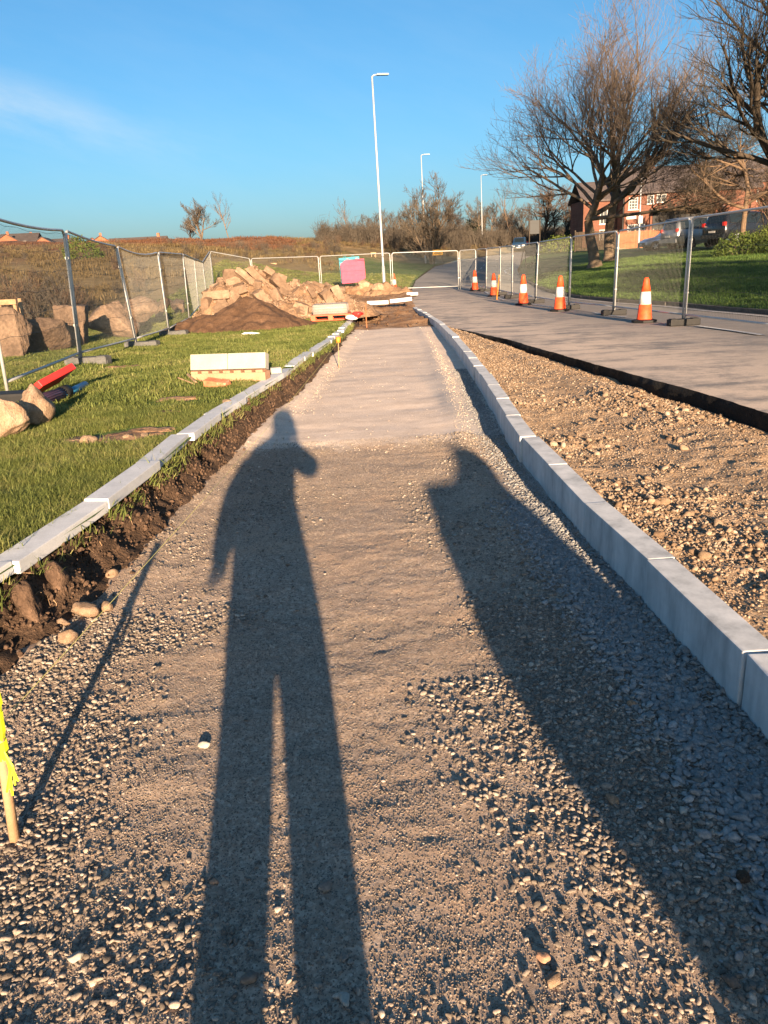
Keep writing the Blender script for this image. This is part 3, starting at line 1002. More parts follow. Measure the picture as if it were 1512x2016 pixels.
PP, RR, SS, II = [], [], [], []
def emit(n, ya, yb, smin, smax, field, power, sink, bias=1.0, xa=None, xb=None, zf=z_path):
    x, Y = pts_in(rg, n, xa or xL, xb or xK, ya, yb, bias)
    keep = rg.rand(n) < field(x, Y)
    x, Y = x[keep], Y[keep]
    s = smin + (smax - smin) * rg.rand(len(x)) ** power
    z = zf(x, Y) + s * sink
    P = np.stack([x, Y, z], 1)
    k = in_view(P, 200, 160)
    P, s = P[k], s[k]
    return P, s


def gather(lst, protos_n, tilt):
    P = np.concatenate([a for a, _ in lst])
    s = np.concatenate([b_ for _, b_ in lst])
    n = len(P)
    R_ = np.stack([rg.normal(0, tilt, n), rg.normal(0, tilt, n), rg.uniform(0, 6.283, n)], 1)
    Sc = s[:, None] * rg.uniform(.8, 1.25, (n, 3))
    return P, R_, Sc, rg.randint(0, protos_n, n)


full = lambda v: (lambda x, Y: np.full(len(x), v))
L1 = [emit(230000, 1.0, 3.3, .0018, .0042, lambda x, Y: .55 + .35 * loose_field(x, Y), 1.3, .12),
      emit(36000, 1.0, 3.3, .005, .009, lambda x, Y: .03 + .62 * loose_field(x, Y) ** 2.2, 1.6, .14),
      emit(120000, 3.3, 7.2, .0026, .006, lambda x, Y: .35 + .45 * loose_field(x, Y), 1.4, .08)]
P, R_, Sc, I = gather(L1, 10, .28)
scatter('gravel', [(m_, M['pebble']) for m_ in peb], P, R_, Sc, I, path)
L1b = [emit(16000, 1.0, 3.4, .0075, .0135, lambda x, Y: loose_field(x, Y) ** 3 * .85, 1.8, .25),
       emit(2200, 1.0, 3.6, .011, .019, lambda x, Y: loose_field(x, Y) ** 4 * .55, 2.4, .25),
       emit(13000, 1.0, 2.7, .007, .0145, lambda x, Y: .8 * sstep(.25, .7, x + .25 * (Y - 1.2)) + .6 * sstep(-.8, -1.15, x), 1.8, .26),
       emit(9000, 3.3, 7.2, .0075, .015, lambda x, Y: loose_field(x, Y) ** 3.2 * .7, 2.0, .2)]
P, R_, Sc, I = gather(L1b, 10, .28)
scatter('loose_gravel', [(m_.copy(), M['loose']) for m_ in peb], P, R_, Sc, I, path)
# stone by the kerb: paler, dusted with mortar
kerbside = lambda x, Y: np.exp(-((xK(Y) - x - .18) / .16) ** 2)
L2 = [emit(30000, 1.1, 5, .007, .018, kerbside, 1.5, .35, xa=lambda Y: xK(Y) - .7), emit(3500, 1.1, 4, .014, .026, kerbside, 2, .4, xa=lambda Y: xK(Y) - .7),
      emit(9000, 5, 12, .008, .017, lambda x, Y: np.exp(-((xK(Y) - x - .12) / .09) ** 2), 1.5, .2, xa=lambda Y: xK(Y) - .4)]
P, R_, Sc, I = gather(L2, 10, .35)
scatter('kerbside_stone', [(m_, M['grit']) for m_ in peb], P, R_, Sc, I, path)
# crushed limestone: crumbs on the pale surface and a rim of lumps on its edges
rim = lambda x, Y: .012 + .6 * np.exp(-((xK(Y) - x - .36) / .08) ** 2) + .25 * np.exp(-((x - xL(Y) - .2) / .12) ** 2) + .22 * np.exp(-((Y - 6.95 - .3 * vn(x * 2, Y * 0, 3)) / .22) ** 2)
L3 = [emit(26000, 6.6, 14, .004, .012, rim, 2.2, .0), emit(4000, 7, 20.5, .009, .022, lambda x, Y: rim(x, Y) * .4 - .02, 2.0, .1)]
P, R_, Sc, I = gather(L3, 10, .5)
scatter('limestone_chippings', [(m_, M['limestone']) for m_ in ang], P, R_, Sc, I, path)
# road bed: open crushed stone
bedf = lambda x, Y: np.clip(.26 + .8 * fbm(x * 1.1, Y * 1.1, 95, 3) + .3 * sstep(7, 4, Y), .08, 1)
xbk = lambda Y: xK(Y) + .13
L4 = [emit(80000, 1.6, 8, .004, .009, lambda x, Y: .2 + .55 * bedf(x, Y), 1.4, .1, 1.0, xbk, xC, z_bed), emit(17000, 1.6, 8, .009, .017, lambda x, Y: bedf(x, Y) ** 1.5, 1.8, .2, 1.0, xbk, xC, z_bed), emit(2600, 1.6, 9, .014, .024, lambda x, Y: bedf(x, Y) ** 2, 2.0, .25, 1.0, xbk, xC, z_bed),
      emit(42000, 8, 19, .007, .017, lambda x, Y: .08 + .5 * bedf(x, Y), 1.8, .1, 1.3, xbk, xC, z_bed)]
P, R_, Sc, I = gather(L4, 10, .6)
scatter('crushed_stone', [(m_, M['bed_stone']) for m_ in ang], P, R_, Sc, I, bed)

# single stones one can pick out
def single(parent, name, meshes, mat, lst, tilt, sub):
    for me in meshes:
        if len(me.materials) == 0:
            me.materials.append(mat)
    for (p_, s_) in lst:
        o = bpy.data.objects.new(name, meshes[rg.randint(len(meshes))])
        COL.objects.link(o)
        o.parent = parent
        o.location = p_
        o.scale = tuple(s_ * rg.uniform(.8, 1.2, 3))
        o.rotation_euler = (rg.normal(0, tilt), rg.normal(0, tilt), rg.uniform(0, 6.28))


peb_big = [rock_mesh('pebble', 300 + i, 2, (1, .72 + .05 * (i % 3), .46 + .07 * (i % 3)), .2, 8, 1.2, i % 3 == 0) for i in range(8)]
for me in peb_big:
    me.materials.append(M['loose'])
Pb, sb = emit(1500, 1.15, 4.6, .011, .020, lambda x, Y: np.clip(loose_field(x, Y), 0, 1) ** 3, 2.5, .42)
k = np.where(in_view(Pb, -10, -10))[0][:230]
single(path, 'pebble', peb_big, M['pebble'], [(Pb[i], sb[i]) for i in k], .25, 2)
for px, py, s_, mt in [(1242, 1378, .030, 'sandstone'), (1205, 1566, .036, 'sandstone'), (1462, 1722, .034, 'bank'), (402, 1458, .030, 'cream'), (1090, 1925, .03, 'sandstone'),
                       (1345, 1590, .022, 'cream'), (1045, 1300, .022, 'cream'), (150, 1880, .026, 'cream'), (640, 1735, .032, 'pebble'), (490, 1920, .034, 'pebble'), (895, 1052, .022, 'cream'),
                       (1010, 1430, .02, 'pebble'), (1440, 1920, .03, 'pebble'), (680, 1960, .028, 'cream'), (1070, 1880, .03, 'terracotta'), (420, 1725, .018, 'terracotta')]:
    q = onz(px, py, .02)
    s_ *= .78
    me = rock_mesh('pebble', int(px * 7 + py), 3, (1, .72, .5), .18, 9, 1.2, False)
    o = ob('pebble', me, M[mt], path)
    o.location = (q[0], q[1], float(z_path(q[0], q[1])) + s_ * .4)
    o.scale = (s_,) * 3
    o.rotation_euler = (.1, .1, px % 6)
ang_big = [rock_mesh('stone', 320 + i, 2, (1, .8, .65), .2, 9, 1.2, False) for i in range(6)]
Pb, sb = emit(900, 2.4, 9, .024, .045, bedf, 2.2, .35, 1.0, xbk, xC, z_bed)
k = np.where(in_view(Pb, -10, -10))[0][:170]
single(bed, 'stone', ang_big, M['bed_stone'], [(Pb[i], sb[i]) for i in k], .4, 2)

# clods on the bank face
cl_mesh = [rock_mesh('clod', 340 + i, 2, (1, .7, .8), .45, 7, 1.9, False) for i in range(8)]
near_b = BANKP[(BANKP[:, 1] > 1.2) & (BANKP[:, 1] < 12)]
w_ = np.clip(1.5 - near_b[:, 1] / 12, .3, 1) ** 2 * np.where(near_b[:, 1] < 6, .4, 1)
sel = near_b[rg.choice(len(near_b), 6500, p=w_ / w_.sum())]
s_ = .004 + .016 * rg.rand(len(sel)) ** 4
P = sel + np.stack([s_ * .3, rg.normal(0, .01, len(sel)), rg.normal(0, .01, len(sel))], 1)
scatter('soil_clods', [(m_, M['clod']) for m_ in cl_mesh], P, rnd_rot(rg, len(P)), s_[:, None] * rg.uniform(.8, 1.2, (len(P), 3)), rg.randint(0, 8, len(P)), bank)
# roots hanging from the cut turf
mb = MB()
for k in range(150):
    i = rg.randint(len(near_b))
    p_ = near_b[i]
    if p_[1] > 7 or p_[2] < .12:
        continue
    q_ = p_ + np.array([rg.uniform(.01, .05), rg.uniform(-.05, .05), rg.uniform(-.10, .02)])
    mb.tube([p_, (p_ + q_) / 2 + rg.normal(0, .012, 3), q_], [.0022, .0016, .0008], 3, False)
mb.build('root_hairs', M['timber'], bank, kind='stuff')

# ================================================================== grass
def tuft(seed, n, hmin, hmax, spread, wid, lean=.5):
    r = np.random.RandomState(seed)
    V, F = [], []
    for i in range(n):
        a = r.uniform(0, 6.283)
        bx, by = r.normal(0, spread, 2)
        h = r.uniform(hmin, hmax)
        ln = abs(r.normal(0, lean)) * h
        d = np.array([math.cos(a), math.sin(a), 0])
        sd = np.array([-d[1], d[0], 0]) * wid * r.uniform(.7, 1.3)
        b0 = np.array([bx, by, -.004])
        p1 = b0 + d * ln * .35 + np.array([0, 0, h * .6])
        p2 = b0 + d * ln + np.array([0, 0, h * r.uniform(.75, 1.0)])
        k = len(V)
        V += [b0 - sd, b0 + sd, p1 - sd * .8, p1 + sd * .8, p2]
        F += [(k, k + 1, k + 3, k + 2), (k + 2, k + 3, k + 4, k + 4)]
    V = np.array(V)
    Q = np.array([f for f in F if f[2] != f[3]])
    T3 = np.array([f[:3] for f in F if f[2] == f[3]])
    return npmesh('tuft', V, [Q, T3])


tn = [tuft(400 + i, 16, .022, .070, .026, .0022, 1.1) for i in range(5)]
tf = [tuft(420 + i, 18, .025, .068, .055, .0045, 1.1) for i in range(4)]


def grass(name, protos, n, ya, yb, xa, xb, zf, smin, smax, mat, field, bias=1.0, parent=None, **kw):
    x, Y = pts_in(rg, n, xa, xb, ya, yb, bias)
    keep = rg.rand(n) < field(x, Y)
    x, Y = x[keep], Y[keep]
    P = np.stack([x, Y, zf(x, Y)], 1)
    P = P[in_view(P, 160, 120)]
    m_ = len(P)
    s = rg.uniform(smin, smax, m_)
    s = s * (1 + .28 * vn(P[:, 0] * 1.7, P[:, 1] * 1.7, 111) + .38 * vn(P[:, 0] * 6, P[:, 1] * 6, 113))
    R_ = np.stack([rg.normal(0, .15, m_), rg.normal(0, .15, m_), rg.uniform(0, 6.28, m_)], 1)
    return scatter(name, [(t_, mat) for t_ in protos], P, R_, np.repeat(s[:, None], 3, 1), rg.randint(0, len(protos), m_), parent, **kw)


def worn(x, Y):
    f = 1.15 + .5 * fbm(x * .9, Y * .9, 121, 3)
    for (cx, cy, r) in WORN:
        f = f - 1.3 * np.exp(-(((x - cx) ** 2 + (Y - cy) ** 2) / r ** 2))
    return np.clip(f, .0, 1)


WORN = []
for px, py, r in [(270, 858, .35), (175, 872, .3), (360, 788, .3), (240, 720, .35), (300, 850, .25), (330, 815, .2)]:
    q = onz(px, py, .33)
    WORN.append((q[0], q[1], r))
for k, (cx_, cy_, r_) in enumerate(WORN):
    ph = np.linspace(0, 2 * math.pi, 40, endpoint=False)
    rr = r_ * (.75 + .3 * fbm(np.cos(ph) * 1.5 + k, np.sin(ph) * 1.5, 191 + k, 3))
    V = [np.array([[cx_, cy_, 0]])] + [np.stack([cx_ + 1.3 * rr * f_ * np.cos(ph), cy_ + .8 * rr * f_ * np.sin(ph), 0 * ph], 1) for f_ in (.35, .7, 1.0)]
    V = np.concatenate(V)
    V[:, 2] = z_left(V[:, 0], V[:, 1]) + .012 + .012 * fbm(V[:, 0] * 9, V[:, 1] * 9, 195, 3)
    V[-40:, 2] -= .03
    j_ = np.arange(40)
    T3 = np.stack([j_ * 0, 1 + j_, 1 + (j_ + 1) % 40], 1)
    Q = np.concatenate([np.stack([1 + 40 * a_ + j_, 41 + 40 * a_ + j_, 41 + 40 * a_ + (j_ + 1) % 40, 1 + 40 * a_ + (j_ + 1) % 40], 1) for a_ in range(2)])
    ob('bare_soil', npmesh('bare_soil', V, [T3, Q], True), M['dug'], verge, kind='stuff')
grass('verge_grass', tn, 62000, 2.6, 7.6, lambda Y: np.full(len(Y), -5.2), lambda Y: xE(Y) - .17, z_left, .5, .85, M['blade'], worn, 1.15, verge)
grass('verge_grass', tf, 42000, 7.4, 24, lambda Y: np.full(len(Y), -9.0), lambda Y: xE(Y) - .18, z_left, .6, .95, M['blade'], worn, 1.1, verge)
grass('verge_grass', tf, 16000, 24, 60, lambda Y: np.full(len(Y), -11.0), lambda Y: xB(Y) - .2, z_left, 1.0, 1.8, M['blade'], lambda x, Y: np.full(len(x), 1.0), 1.0, verge)
grass('lawn_grass', tf, 60000, 15, 48, lambda Y: xF(Y) + .2, lambda Y: xF(Y) + 16, z_right, .9, 1.5, M['blade_lawn'], lambda x, Y: np.full(len(x), 1.0), 1.0, lawn)
# grass hanging over the cut bank
hb = rg.rand(900) * 20 + 1.6
hb = hb[rg.rand(900) < .25 + .9 * np.clip(vn(hb * 1.3, hb * 0, 131) + .1, 0, 1)]
P = np.stack([xE(hb) + rg.uniform(.005, .05, len(hb)), hb, VL(hb) - .07 + rg.normal(0, .01, len(hb))], 1)
scatter('bank_grass', [(t_, M['blade']) for t_ in tn], P, np.stack([rg.normal(0, .3, len(hb)), rg.uniform(.1, .7, len(hb)), rg.uniform(-.6, .6, len(hb))], 1), np.repeat(rg.uniform(.8, 1.5, (len(hb), 1)), 3, 1), rg.randint(0, 5, len(hb)), bank)

# ================================================================== fence panels
def fence_panel(label, A0, A1, B0, B1, group, sag=0.0, wires=84, wr=.0017, name='mesh_fence'):
    """A0/B0 feet, A1/B1 shoulders of the two uprights (world)"""
    A0, A1, B0, B1 = [np.array(v, float) for v in (A0, A1, B0, B1)]
    e = empty(name, (A0 + B0) / 2, label=label, cat='fence', group=group)

    def at(u, v):
        p_ = A0 * (1 - u) * (1 - v) + A1 * (1 - u) * v + B0 * u * (1 - v) + B1 * u * v
        p_ = p_.copy()
        p_[2] -= sag * 4 * u * (1 - u) * v
        return p_
    W = np.linalg.norm(B0 - A0)
    Hh = np.linalg.norm(A1 - A0)
    ru, rv = .11 / W, .11 / Hh
    pts = [at(0, 0), at(0, .5), at(0, 1 - rv)]
    for k in range(1, 5):
        a = k / 5 * math.pi / 2
        pts.append(at(ru * (1 - math.cos(a)), 1 - rv + rv * math.sin(a)))
    for u in np.linspace(ru, 1 - ru, 7):
        pts.append(at(u, 1))
    for k in range(1, 5):
        a = k / 5 * math.pi / 2
        pts.append(at(1 - ru * (1 - math.sin(a)), 1 - rv + rv * math.cos(a)))
    pts += [at(1, 1 - rv), at(1, .5), at(1, 0)]
    fr = MB().tube(pts, .020, 8).build('frame', M['galv'], e, True)
    vb = .17 / Hh
    MB().tube([at(u, vb) for u in np.linspace(.005, .995, 6)], .019, 8).build('bottom_rail', M['galv'], e, True)
    mb = MB()
    for k in range(1, wires):
        u = k / wires
        mb.tube([at(u, vb), at(u, .5), at(u, .985)], wr, 3, False)
    mb.build('wire_mesh', M['wire'], e, kind='stuff')
    mb = MB()
    for v in np.linspace(vb + .1, .97, 7):
        q_ = [at(u, v + (.012 if i % 2 else 0)) for i, u in enumerate(np.linspace(0, 1, 9))]
        mb.tube(q_, wr * 1.5, 3, False)
    mb.build('cross_wires', M['wire'], e, kind='stuff')
    for v in (.3, .8):
        p_ = at(1, v)
        d = (B0 - A0) / W
        mb = MB()
        mb.box(p_ + d * .028, (.075, .05, .035), Matrix.Rotation(math.atan2(d[1], d[0]), 4, 'Z'))
        mb.tube([p_ + d * .028 + np.array([0, -.05, 0]), p_ + d * .028 + np.array([0, .05, 0])], .008, 6)
        mb.build('clamp', M['galv'], e)
    return e


def pole_points(base, top, h=2.0):
    Y = post_y(base, top, h)
    return ony(base[0], base[1], Y), ony(top[0], top[1], Y)


def shift(p_, q_, d):
    """two uprights stand side by side at a joint"""
    v = (np.array(q_) - np.array(p_))
    v[2] = 0
    v /= np.linalg.norm(v)
    return v * d


def run(posts, labels, group, sags=None, wr=.0014, wires=84):
    for i, lab in enumerate(labels):
        (a0, a1), (b0, b1) = posts[i], posts[i + 1]
        d = shift(a0, b0, .055)
        fence_panel(lab, a0 + d, a1 + d, b0 - d, b1 - d, group, (sags or {}).get(i, 0), wr=wr, wires=wires)


def ground_post(x, Y, zf, h=2.0, lean=(0, 0)):
    z = float(zf(x, Y)) + .03
    b = np.array([x, Y, z])
    return b, b + np.array([lean[0], lean[1], h])


LP = []
for (bx_, tp) in [((160, 718), (127, 455)), ((270, 686), (229, 487)), ((334, 663), (311, 499)), ((374, 641), (360, 503)), ((392, 612), (382, 509))]:
    Y = post_y(bx_, tp, 2.0)
    b = ony(bx_[0], bx_[1], Y)
    t = ony(tp[0], tp[1], Y)
    z = float(z_left(b[0], Y))
    dz = z + .03 - b[2]
    b[2] += dz
    t[2] += dz * .6
    LP.append((b, t))
p6 = ground_post(-8.3, 39.5, z_left, 2.0)
p7 = ground_post(-9.6, 48.0, z_left, 2.0)
LP += [p6, p7]
# the panel nearest the camera runs out of the picture
v0 = LP[0][0] - LP[1][0]
n0 = np.array([.42, -3.5, 0])
P0 = (LP[0][0] + n0 + np.array([0, 0, .02]), LP[0][1] + n0 + np.array([-.05, 0, .03]))
run([P0] + LP, ['galvanised mesh fence panel beside the red board and purple pipe',
                'galvanised mesh fence panel in front of the large split boulder',
                'sagging mesh fence panel, second along the boulder row from the red board',
                'mesh fence panel in front of the most distant boulders',
                'mesh fence panel standing behind the brown soil heap corner',
                'mesh fence panel leading away behind the stone rubble heap',
                'dark mesh fence panel at the far corner behind the rubble heap'], 'mesh fence panels along the grass verge', {0: .05, 2: .10, 1: .03}, .0017)

BP = [p7, ground_post(-6.9, 46.0, z_left), ground_post(-2.85, 44.2, z_left), ground_post(1.08, 42.6, z_left, 2.0), ground_post(4.75, 42.9, lambda x, Y: zR(Y), 2.0)]
run(BP, ['short mesh fence panel closing the corner behind the rubble heap', 'mesh fence panel across the grass behind the rubble heap top',
         'mesh fence panel in front of the pink and turquoise sheets', 'mesh fence panel across the road with the orange sign behind it'], 'mesh fence panels closing off the far end')

RPpx = [((1345, 642), (1361, 436)), ((1208, 623), (1217, 462)), ((1120, 613), (1125, 474)), ((1054, 599), (1060, 482)), ((1008, 590), (1009, 489)), ((984, 583), (985, 491)), ((957, 574), (958, 492)), ((938, 572), (938, 494))]
RP = []
for b_, t_ in RPpx:
    Y = post_y(b_, t_, 2.0)
    b = ony(b_[0], b_[1], Y)
    t = ony(t_[0], t_[1], Y)
    dz = float(zR(Y)) + .05 - b[2]
    b[2] += dz
    t[2] += dz
    RP.append((b, t))
RP.append(BP[-1])
d = np.array([.35, -3.4, 0])
R0 = (RP[0][0] + d, RP[0][1] + d + np.array([0, 0, .03]))
ordn = ['second', 'third', 'fourth', 'fifth', 'sixth', 'seventh', 'eighth']
run([R0] + RP, ['mesh fence panel on the road in front of the green bush', 'mesh fence panel on the road with the large cone behind it'] +
    ['%s mesh fence panel on the road counting from the one behind the large cone' % o_ for o_ in ordn[1:]] + ['mesh fence panel joining the road run to the panel across the road'] * (1 if len(RP) == 9 else 0),
    'mesh fence panels along the road', wires=64)


def fence_foot(p_, yaw, label, group, mat, L=.62):
    e = empty('fence_block', p_, yaw, label=label, cat='fence block', group=group)
    me = bevel_mesh(MB().box((0, 0, .065), (L, .22, .13)).mesh('block'), .018, 2)
    o = ob('block', me, mat, e, False)
    for s_ in (-1, 1):
        MB().box((s_ * L * .36, 0, .134), (L * .2, .15, .014)).build('pad', mat, e, False, False)
        MB().box((s_ * L * .5, 0, .05), (.014, .14, .05)).build('grip', mat, e, False, False)
    return e


for i, (b, t) in enumerate(RP[:-1]):
    fence_foot((b[0], b[1], float(zR(b[1])) + .004), .06, 'black plastic fence foot on the road under %s' % (['the panel joint closest to the gravel bed', 'the joint between the two largest cones', 'the joint just past the second largest cone'] + ['the %s joint counted along the road fence' % o_ for o_ in ('fourth', 'fifth', 'sixth', 'seventh', 'eighth', 'ninth')])[i], 'black fence feet on the road', M['black_plastic'])
fl = ['beside the red board', 'under the joint by the split boulder', 'under the joint before the distant boulders', 'beside the soil heap']
M['foot_grey'] = surf('grey_foot', [(0.3, (.05, .055, .055)), (0.7, (.13, .13, .125))], 6.0, 0.85, fine=.2)
for i, (b, t) in enumerate(LP[:4]):
    fence_foot((b[0] + .12, b[1], float(z_left(b[0], b[1]))), -.12, 'dark fence foot on the grass ' + fl[i], 'fence feet on the grass', M['foot_grey'], .7)

# ================================================================== cones
def cone_thing(p_, h, label, lean=0.0):
    e = empty('traffic_cone', p_, label=label, cat='traffic cone', group='orange and white cones')
    k = h / .75
    MB().lathe([(.135 * k, .035 * k), (.13 * k, .06 * k), (.105 * k, .30 * k), (.096 * k, .305 * k)], 24).build('lower_body', M['cone_orange'], e, True, False)
    MB().lathe([(.1065 * k, .27 * k), (.083 * k, .52 * k)], 24).build('reflective_sleeve', M['cone_white'], e, True, False)
    MB().lathe([(.084 * k, .515 * k), (.045 * k, .72 * k), (.03 * k, .75 * k), (.024 * k, .75 * k)], 24).build('tip', M['cone_orange'], e, True, False)
    mb = MB()
    pr = []
    for i in range(8):
        a = math.pi / 4 * i + math.pi / 8
        pr.append((.215 * k * math.cos(a), .215 * k * math.sin(a)))
    V = [(x, y, 0) for x, y in pr] + [(x, y, .035 * k) for x, y in pr] + [(x * .72, y * .72, .05 * k) for x, y in pr]
    F = [tuple(range(8))[::-1]] + [(i, (i + 1) % 8, 8 + (i + 1) % 8, 8 + i) for i in range(8)] + [(8 + i, 8 + (i + 1) % 8, 16 + (i + 1) % 8, 16 + i) for i in range(8)] + [tuple(range(16, 24))]
    mb.add(V, F)
    mb.build('base', M['black_plastic'] if lean else M['cone_orange'], e, False, False)
    e.rotation_euler = (lean, lean * .4, 0)
    return e


def road_at(px, py, off=0.0):
    Y0 = 3.0
    for Y in np.arange(3, 160, .05):
        q_ = ony(px, py, Y)
        if q_[2] <= zR(Y) + off:
            return q_
    return q_


for (px, py, h, lab) in [(1268, 635, .80, 'largest cone, standing behind the road fence'), (1102, 613, .76, 'cone second in size, by the road fence'), (1030, 601, .78, 'third cone along the road fence, wide orange base'),
                         (972, 584, .76, 'fourth cone along the road fence, beside an orange stake'), (935, 573, .76, 'fifth cone along the road fence, by the far corner')]:
    q = road_at(px, py)
    h = (py - {1268: 553, 1102: 548, 1030: 545, 972: 541, 935: 535}[px]) / FPX * (q[1] * math.cos(PITCH) + 1.5 * math.sin(PITCH)) * 1.02
    cone_thing((q[0], q[1], float(zR(q[1])) + .012), h, 'orange and white traffic ' + lab, .001)
q = ony(776, 566, 43.4)
cone_thing((q[0], 43.3, float(z_left(q[0], 43.3)) + .01), .95, 'faded narrow cone on the grass between two far fence panels')
q = road_at(978, 590)
e = MB().tube([(q[0], q[1], float(zR(q[1]))), (q[0] + .12, q[1] + .1, float(zR(q[1])) + .95)], .025, 6).build('wooden_stake', M['orange'], label='thin orange stake leaning on the road fence beside a cone', cat='stake')

# ================================================================== lamp posts
def lamp_post(base, h, label, arm=1.0):
    e = empty('lamp_post', base, label=label, cat='lamp post', group='slim grey lamp posts')
    MB().tube([(0, 0, -.2), (0, 0, 1.35)], [.085, .085], 14).build('base_tube', M['post_paint'], e, True, False)
    MB().tube([(0, 0, 1.3), (0, 0, 1.42), (0, 0, h * .6), (0, 0, h)], [.084, .062, .054, .042], 14).build('shaft', M['post_paint'], e, True, False)
    MB().tube([(0, 0, h - .02), (.12, 0, h + .06), (.32 * arm, 0, h + .07)], [.04, .035, .03], 10).build('bracket', M['post_paint'], e, True, False)
    me = MB().box((.55 * arm, 0, h + .075), (.62, .26, .07)).mesh('lantern')
    ob('lantern', bevel_mesh(me, .025, 2), M['post_paint'], e, False)
    MB().box((0.085, 0, .75), (.012, .1, .5)).build('access_door', M['sign_grey'], e, False, False)
    e.rotation_euler = (0, -.012, .2)
    return e


q = ony(757, 566, 43.6)
lamp_post((q[0], 43.6, float(z_left(q[0], 43.6))), 10.6, 'tall slim grey lamp post behind the pink sheet, closest of the row')
q = ony(838, 520, 81)
lamp_post((q[0], 81, q[2]), 10.1, 'slim lamp post on the verge in front of the multi-stemmed bare tree')
q = ony(950, 493, 116)
lamp_post((q[0], 116, q[2]), 10, 'slim pale lamp post farthest up the road by dark trees')
q = ony(1257, 490, 62)
e = lamp_post((q[0], 62, float(z_right(q[0], 62))), 5.2, 'thin white pole with small boxes before the brick house', .35)
MB().box((0, -.1, 2.15), (.36, .1, .55)).build('box', M['white_frame'], e, False, False)

# ================================================================== rubble, soil heaps
def mound_fn(cx, cy, rx, ry, h, seed, pw=1.0):
    def f(x, y):
        dx, dy = (np.asarray(x) - cx) / rx, (np.asarray(y) - cy) / ry
        r_ = np.sqrt(dx * dx + dy * dy) + .12 * fbm(np.asarray(x) * 1.1, np.asarray(y) * 1.1, seed, 3)
        return h * np.clip(1 - r_, 0, 1) ** pw
    return f


def mound(name, fn, zf, x0, x1, y0, y1, mat, seed, rough=.05, step=.06, **kw):
    xs, ys = np.arange(x0, x1, step), np.arange(y0, y1, step)
    X, Y = np.meshgrid(xs, ys)
    H_ = fn(X, Y)
    Z = zf(X, Y) - .06 + H_ + rough * fbm(X * 3, Y * 3, seed + 9, 4) * np.clip(H_ * 6, 0, 1)
    V = np.stack([X, Y, Z], -1).reshape(-1, 3)
    k = len(xs)
    i = (np.arange(len(ys) - 1)[:, None] * k + np.arange(k - 1)[None, :]).ravel()
    F = np.stack([i, i + 1, i + k + 1, i + k], 1)
    hm = H_.ravel()
    F = F[(hm[F].max(1) > .004)]
    return ob(name, npmesh(name, V, F, True), mat, **kw)


def heap_h(x, y):
    a = mound_fn(-3.75, 25.6, 1.75, 2.3, 1.85, 141, .9)(x, y)
    b = mound_fn(-2.5, 25.0, 2.6, 2.1, 1.15, 143, .9)(x, y)
    c = mound_fn(-4.7, 24.8, 1.0, 1.6, 1.35, 145, .7)(x, y)
    return np.maximum(np.maximum(a, b), c)


heap_z = lambda x, y: z_left(np.minimum(x, xB(y) - .05), y)
heap = mound('rubble_heap', heap_h, heap_z, -6.3, .8, 22.0, 28.5, M['rubble_fill'], 147, .10, .05, label='big heap of broken stone and sandy rubble on the grass', cat='rubble heap')
soil_h = lambda x, y: np.maximum(mound_fn(-3.35, 21.0, 2.0, 1.5, .95, 151, .95)(x, y), mound_fn(-4.4, 21.3, 1.5, 1.1, .5, 153, .6)(x, y))
mound('soil_heap', soil_h, heap_z, -6.6, -.9, 19.2, 23.0, M['topsoil'], 155, .07, .04, label='smooth brown topsoil heap in front of the rubble heap', cat='soil heap')
eh = lambda x, y: np.maximum(mound_fn(-.4, 40.2, 2.2, 1.4, .75, 161, .8)(x, y), mound_fn(-2.2, 40.4, 1.2, 1.1, .55, 163, .8)(x, y))
mound('earth_heap', eh, lambda x, y: np.full(np.shape(x), .12), -3.8, 2.2, 38.3, 42.0, M['dug'], 165, .14, .06, label='low broken earth heap at the foot of the pink sheet', cat='earth heap')
eh2 = mound_fn(.75, 38.4, 1.3, .9, .7, 171, .8)
mound('earth_heap', eh2, lambda x, y: np.full(np.shape(x), .12), -.8, 2.2, 37.0, 39.8, M['rubble_fill'], 175, .12, .06, label='pale crumbly earth heap at the foot of the tall lamp post', cat='earth heap')
eh3 = mound_fn(-.9, 29.4, 1.5, 1.2, .28, 177, .8)
mound('earth_heap', eh3, lambda x, y: np.full(np.shape(x), .0), -2.8, .9, 27.8, 31.0, M['rubble_fill'], 179, .10, .06, label='spread of broken earth behind the end of the edging stones', cat='earth heap')


def heap_hit(px, py):
    for Y in np.arange(20, 30, .03):
        q_ = ony(px, py, Y)
        if q_[2] <= float(heap_z(q_[0], Y)) - .06 + float(heap_h(q_[0], Y)):
            return q_
    return ony(px, py, 25.5)


def slab_mesh(name, seed, d):
    r = np.random.RandomState(seed)
    bm = bmesh.new()
    bmesh.ops.create_cube(bm, size=1)
    bmesh.ops.subdivide_edges(bm, edges=bm.edges[:], cuts=3, use_grid_fill=True)
    V = np.array([v.co[:] for v in bm.verts])
    V = V * np.array(d)
    o_ = r.uniform(-30, 30, 3)
    V = V + np.stack([vn3(V * 4 + o_ + i * 9, seed + i) for i in range(3)], 1) * np.array(d) * .10
    V[:, 2] += (V[:, 0] / d[0]) * r.normal(0, .12) * d[2]
    V[:, 0] += (V[:, 1] / d[1]) * r.normal(0, .15) * d[1]
    for v, c_ in zip(bm.verts, V):
        v.co = c_
    me = bpy.data.meshes.new(name)
    bm.to_mesh(me)
    bm.free()
    return me


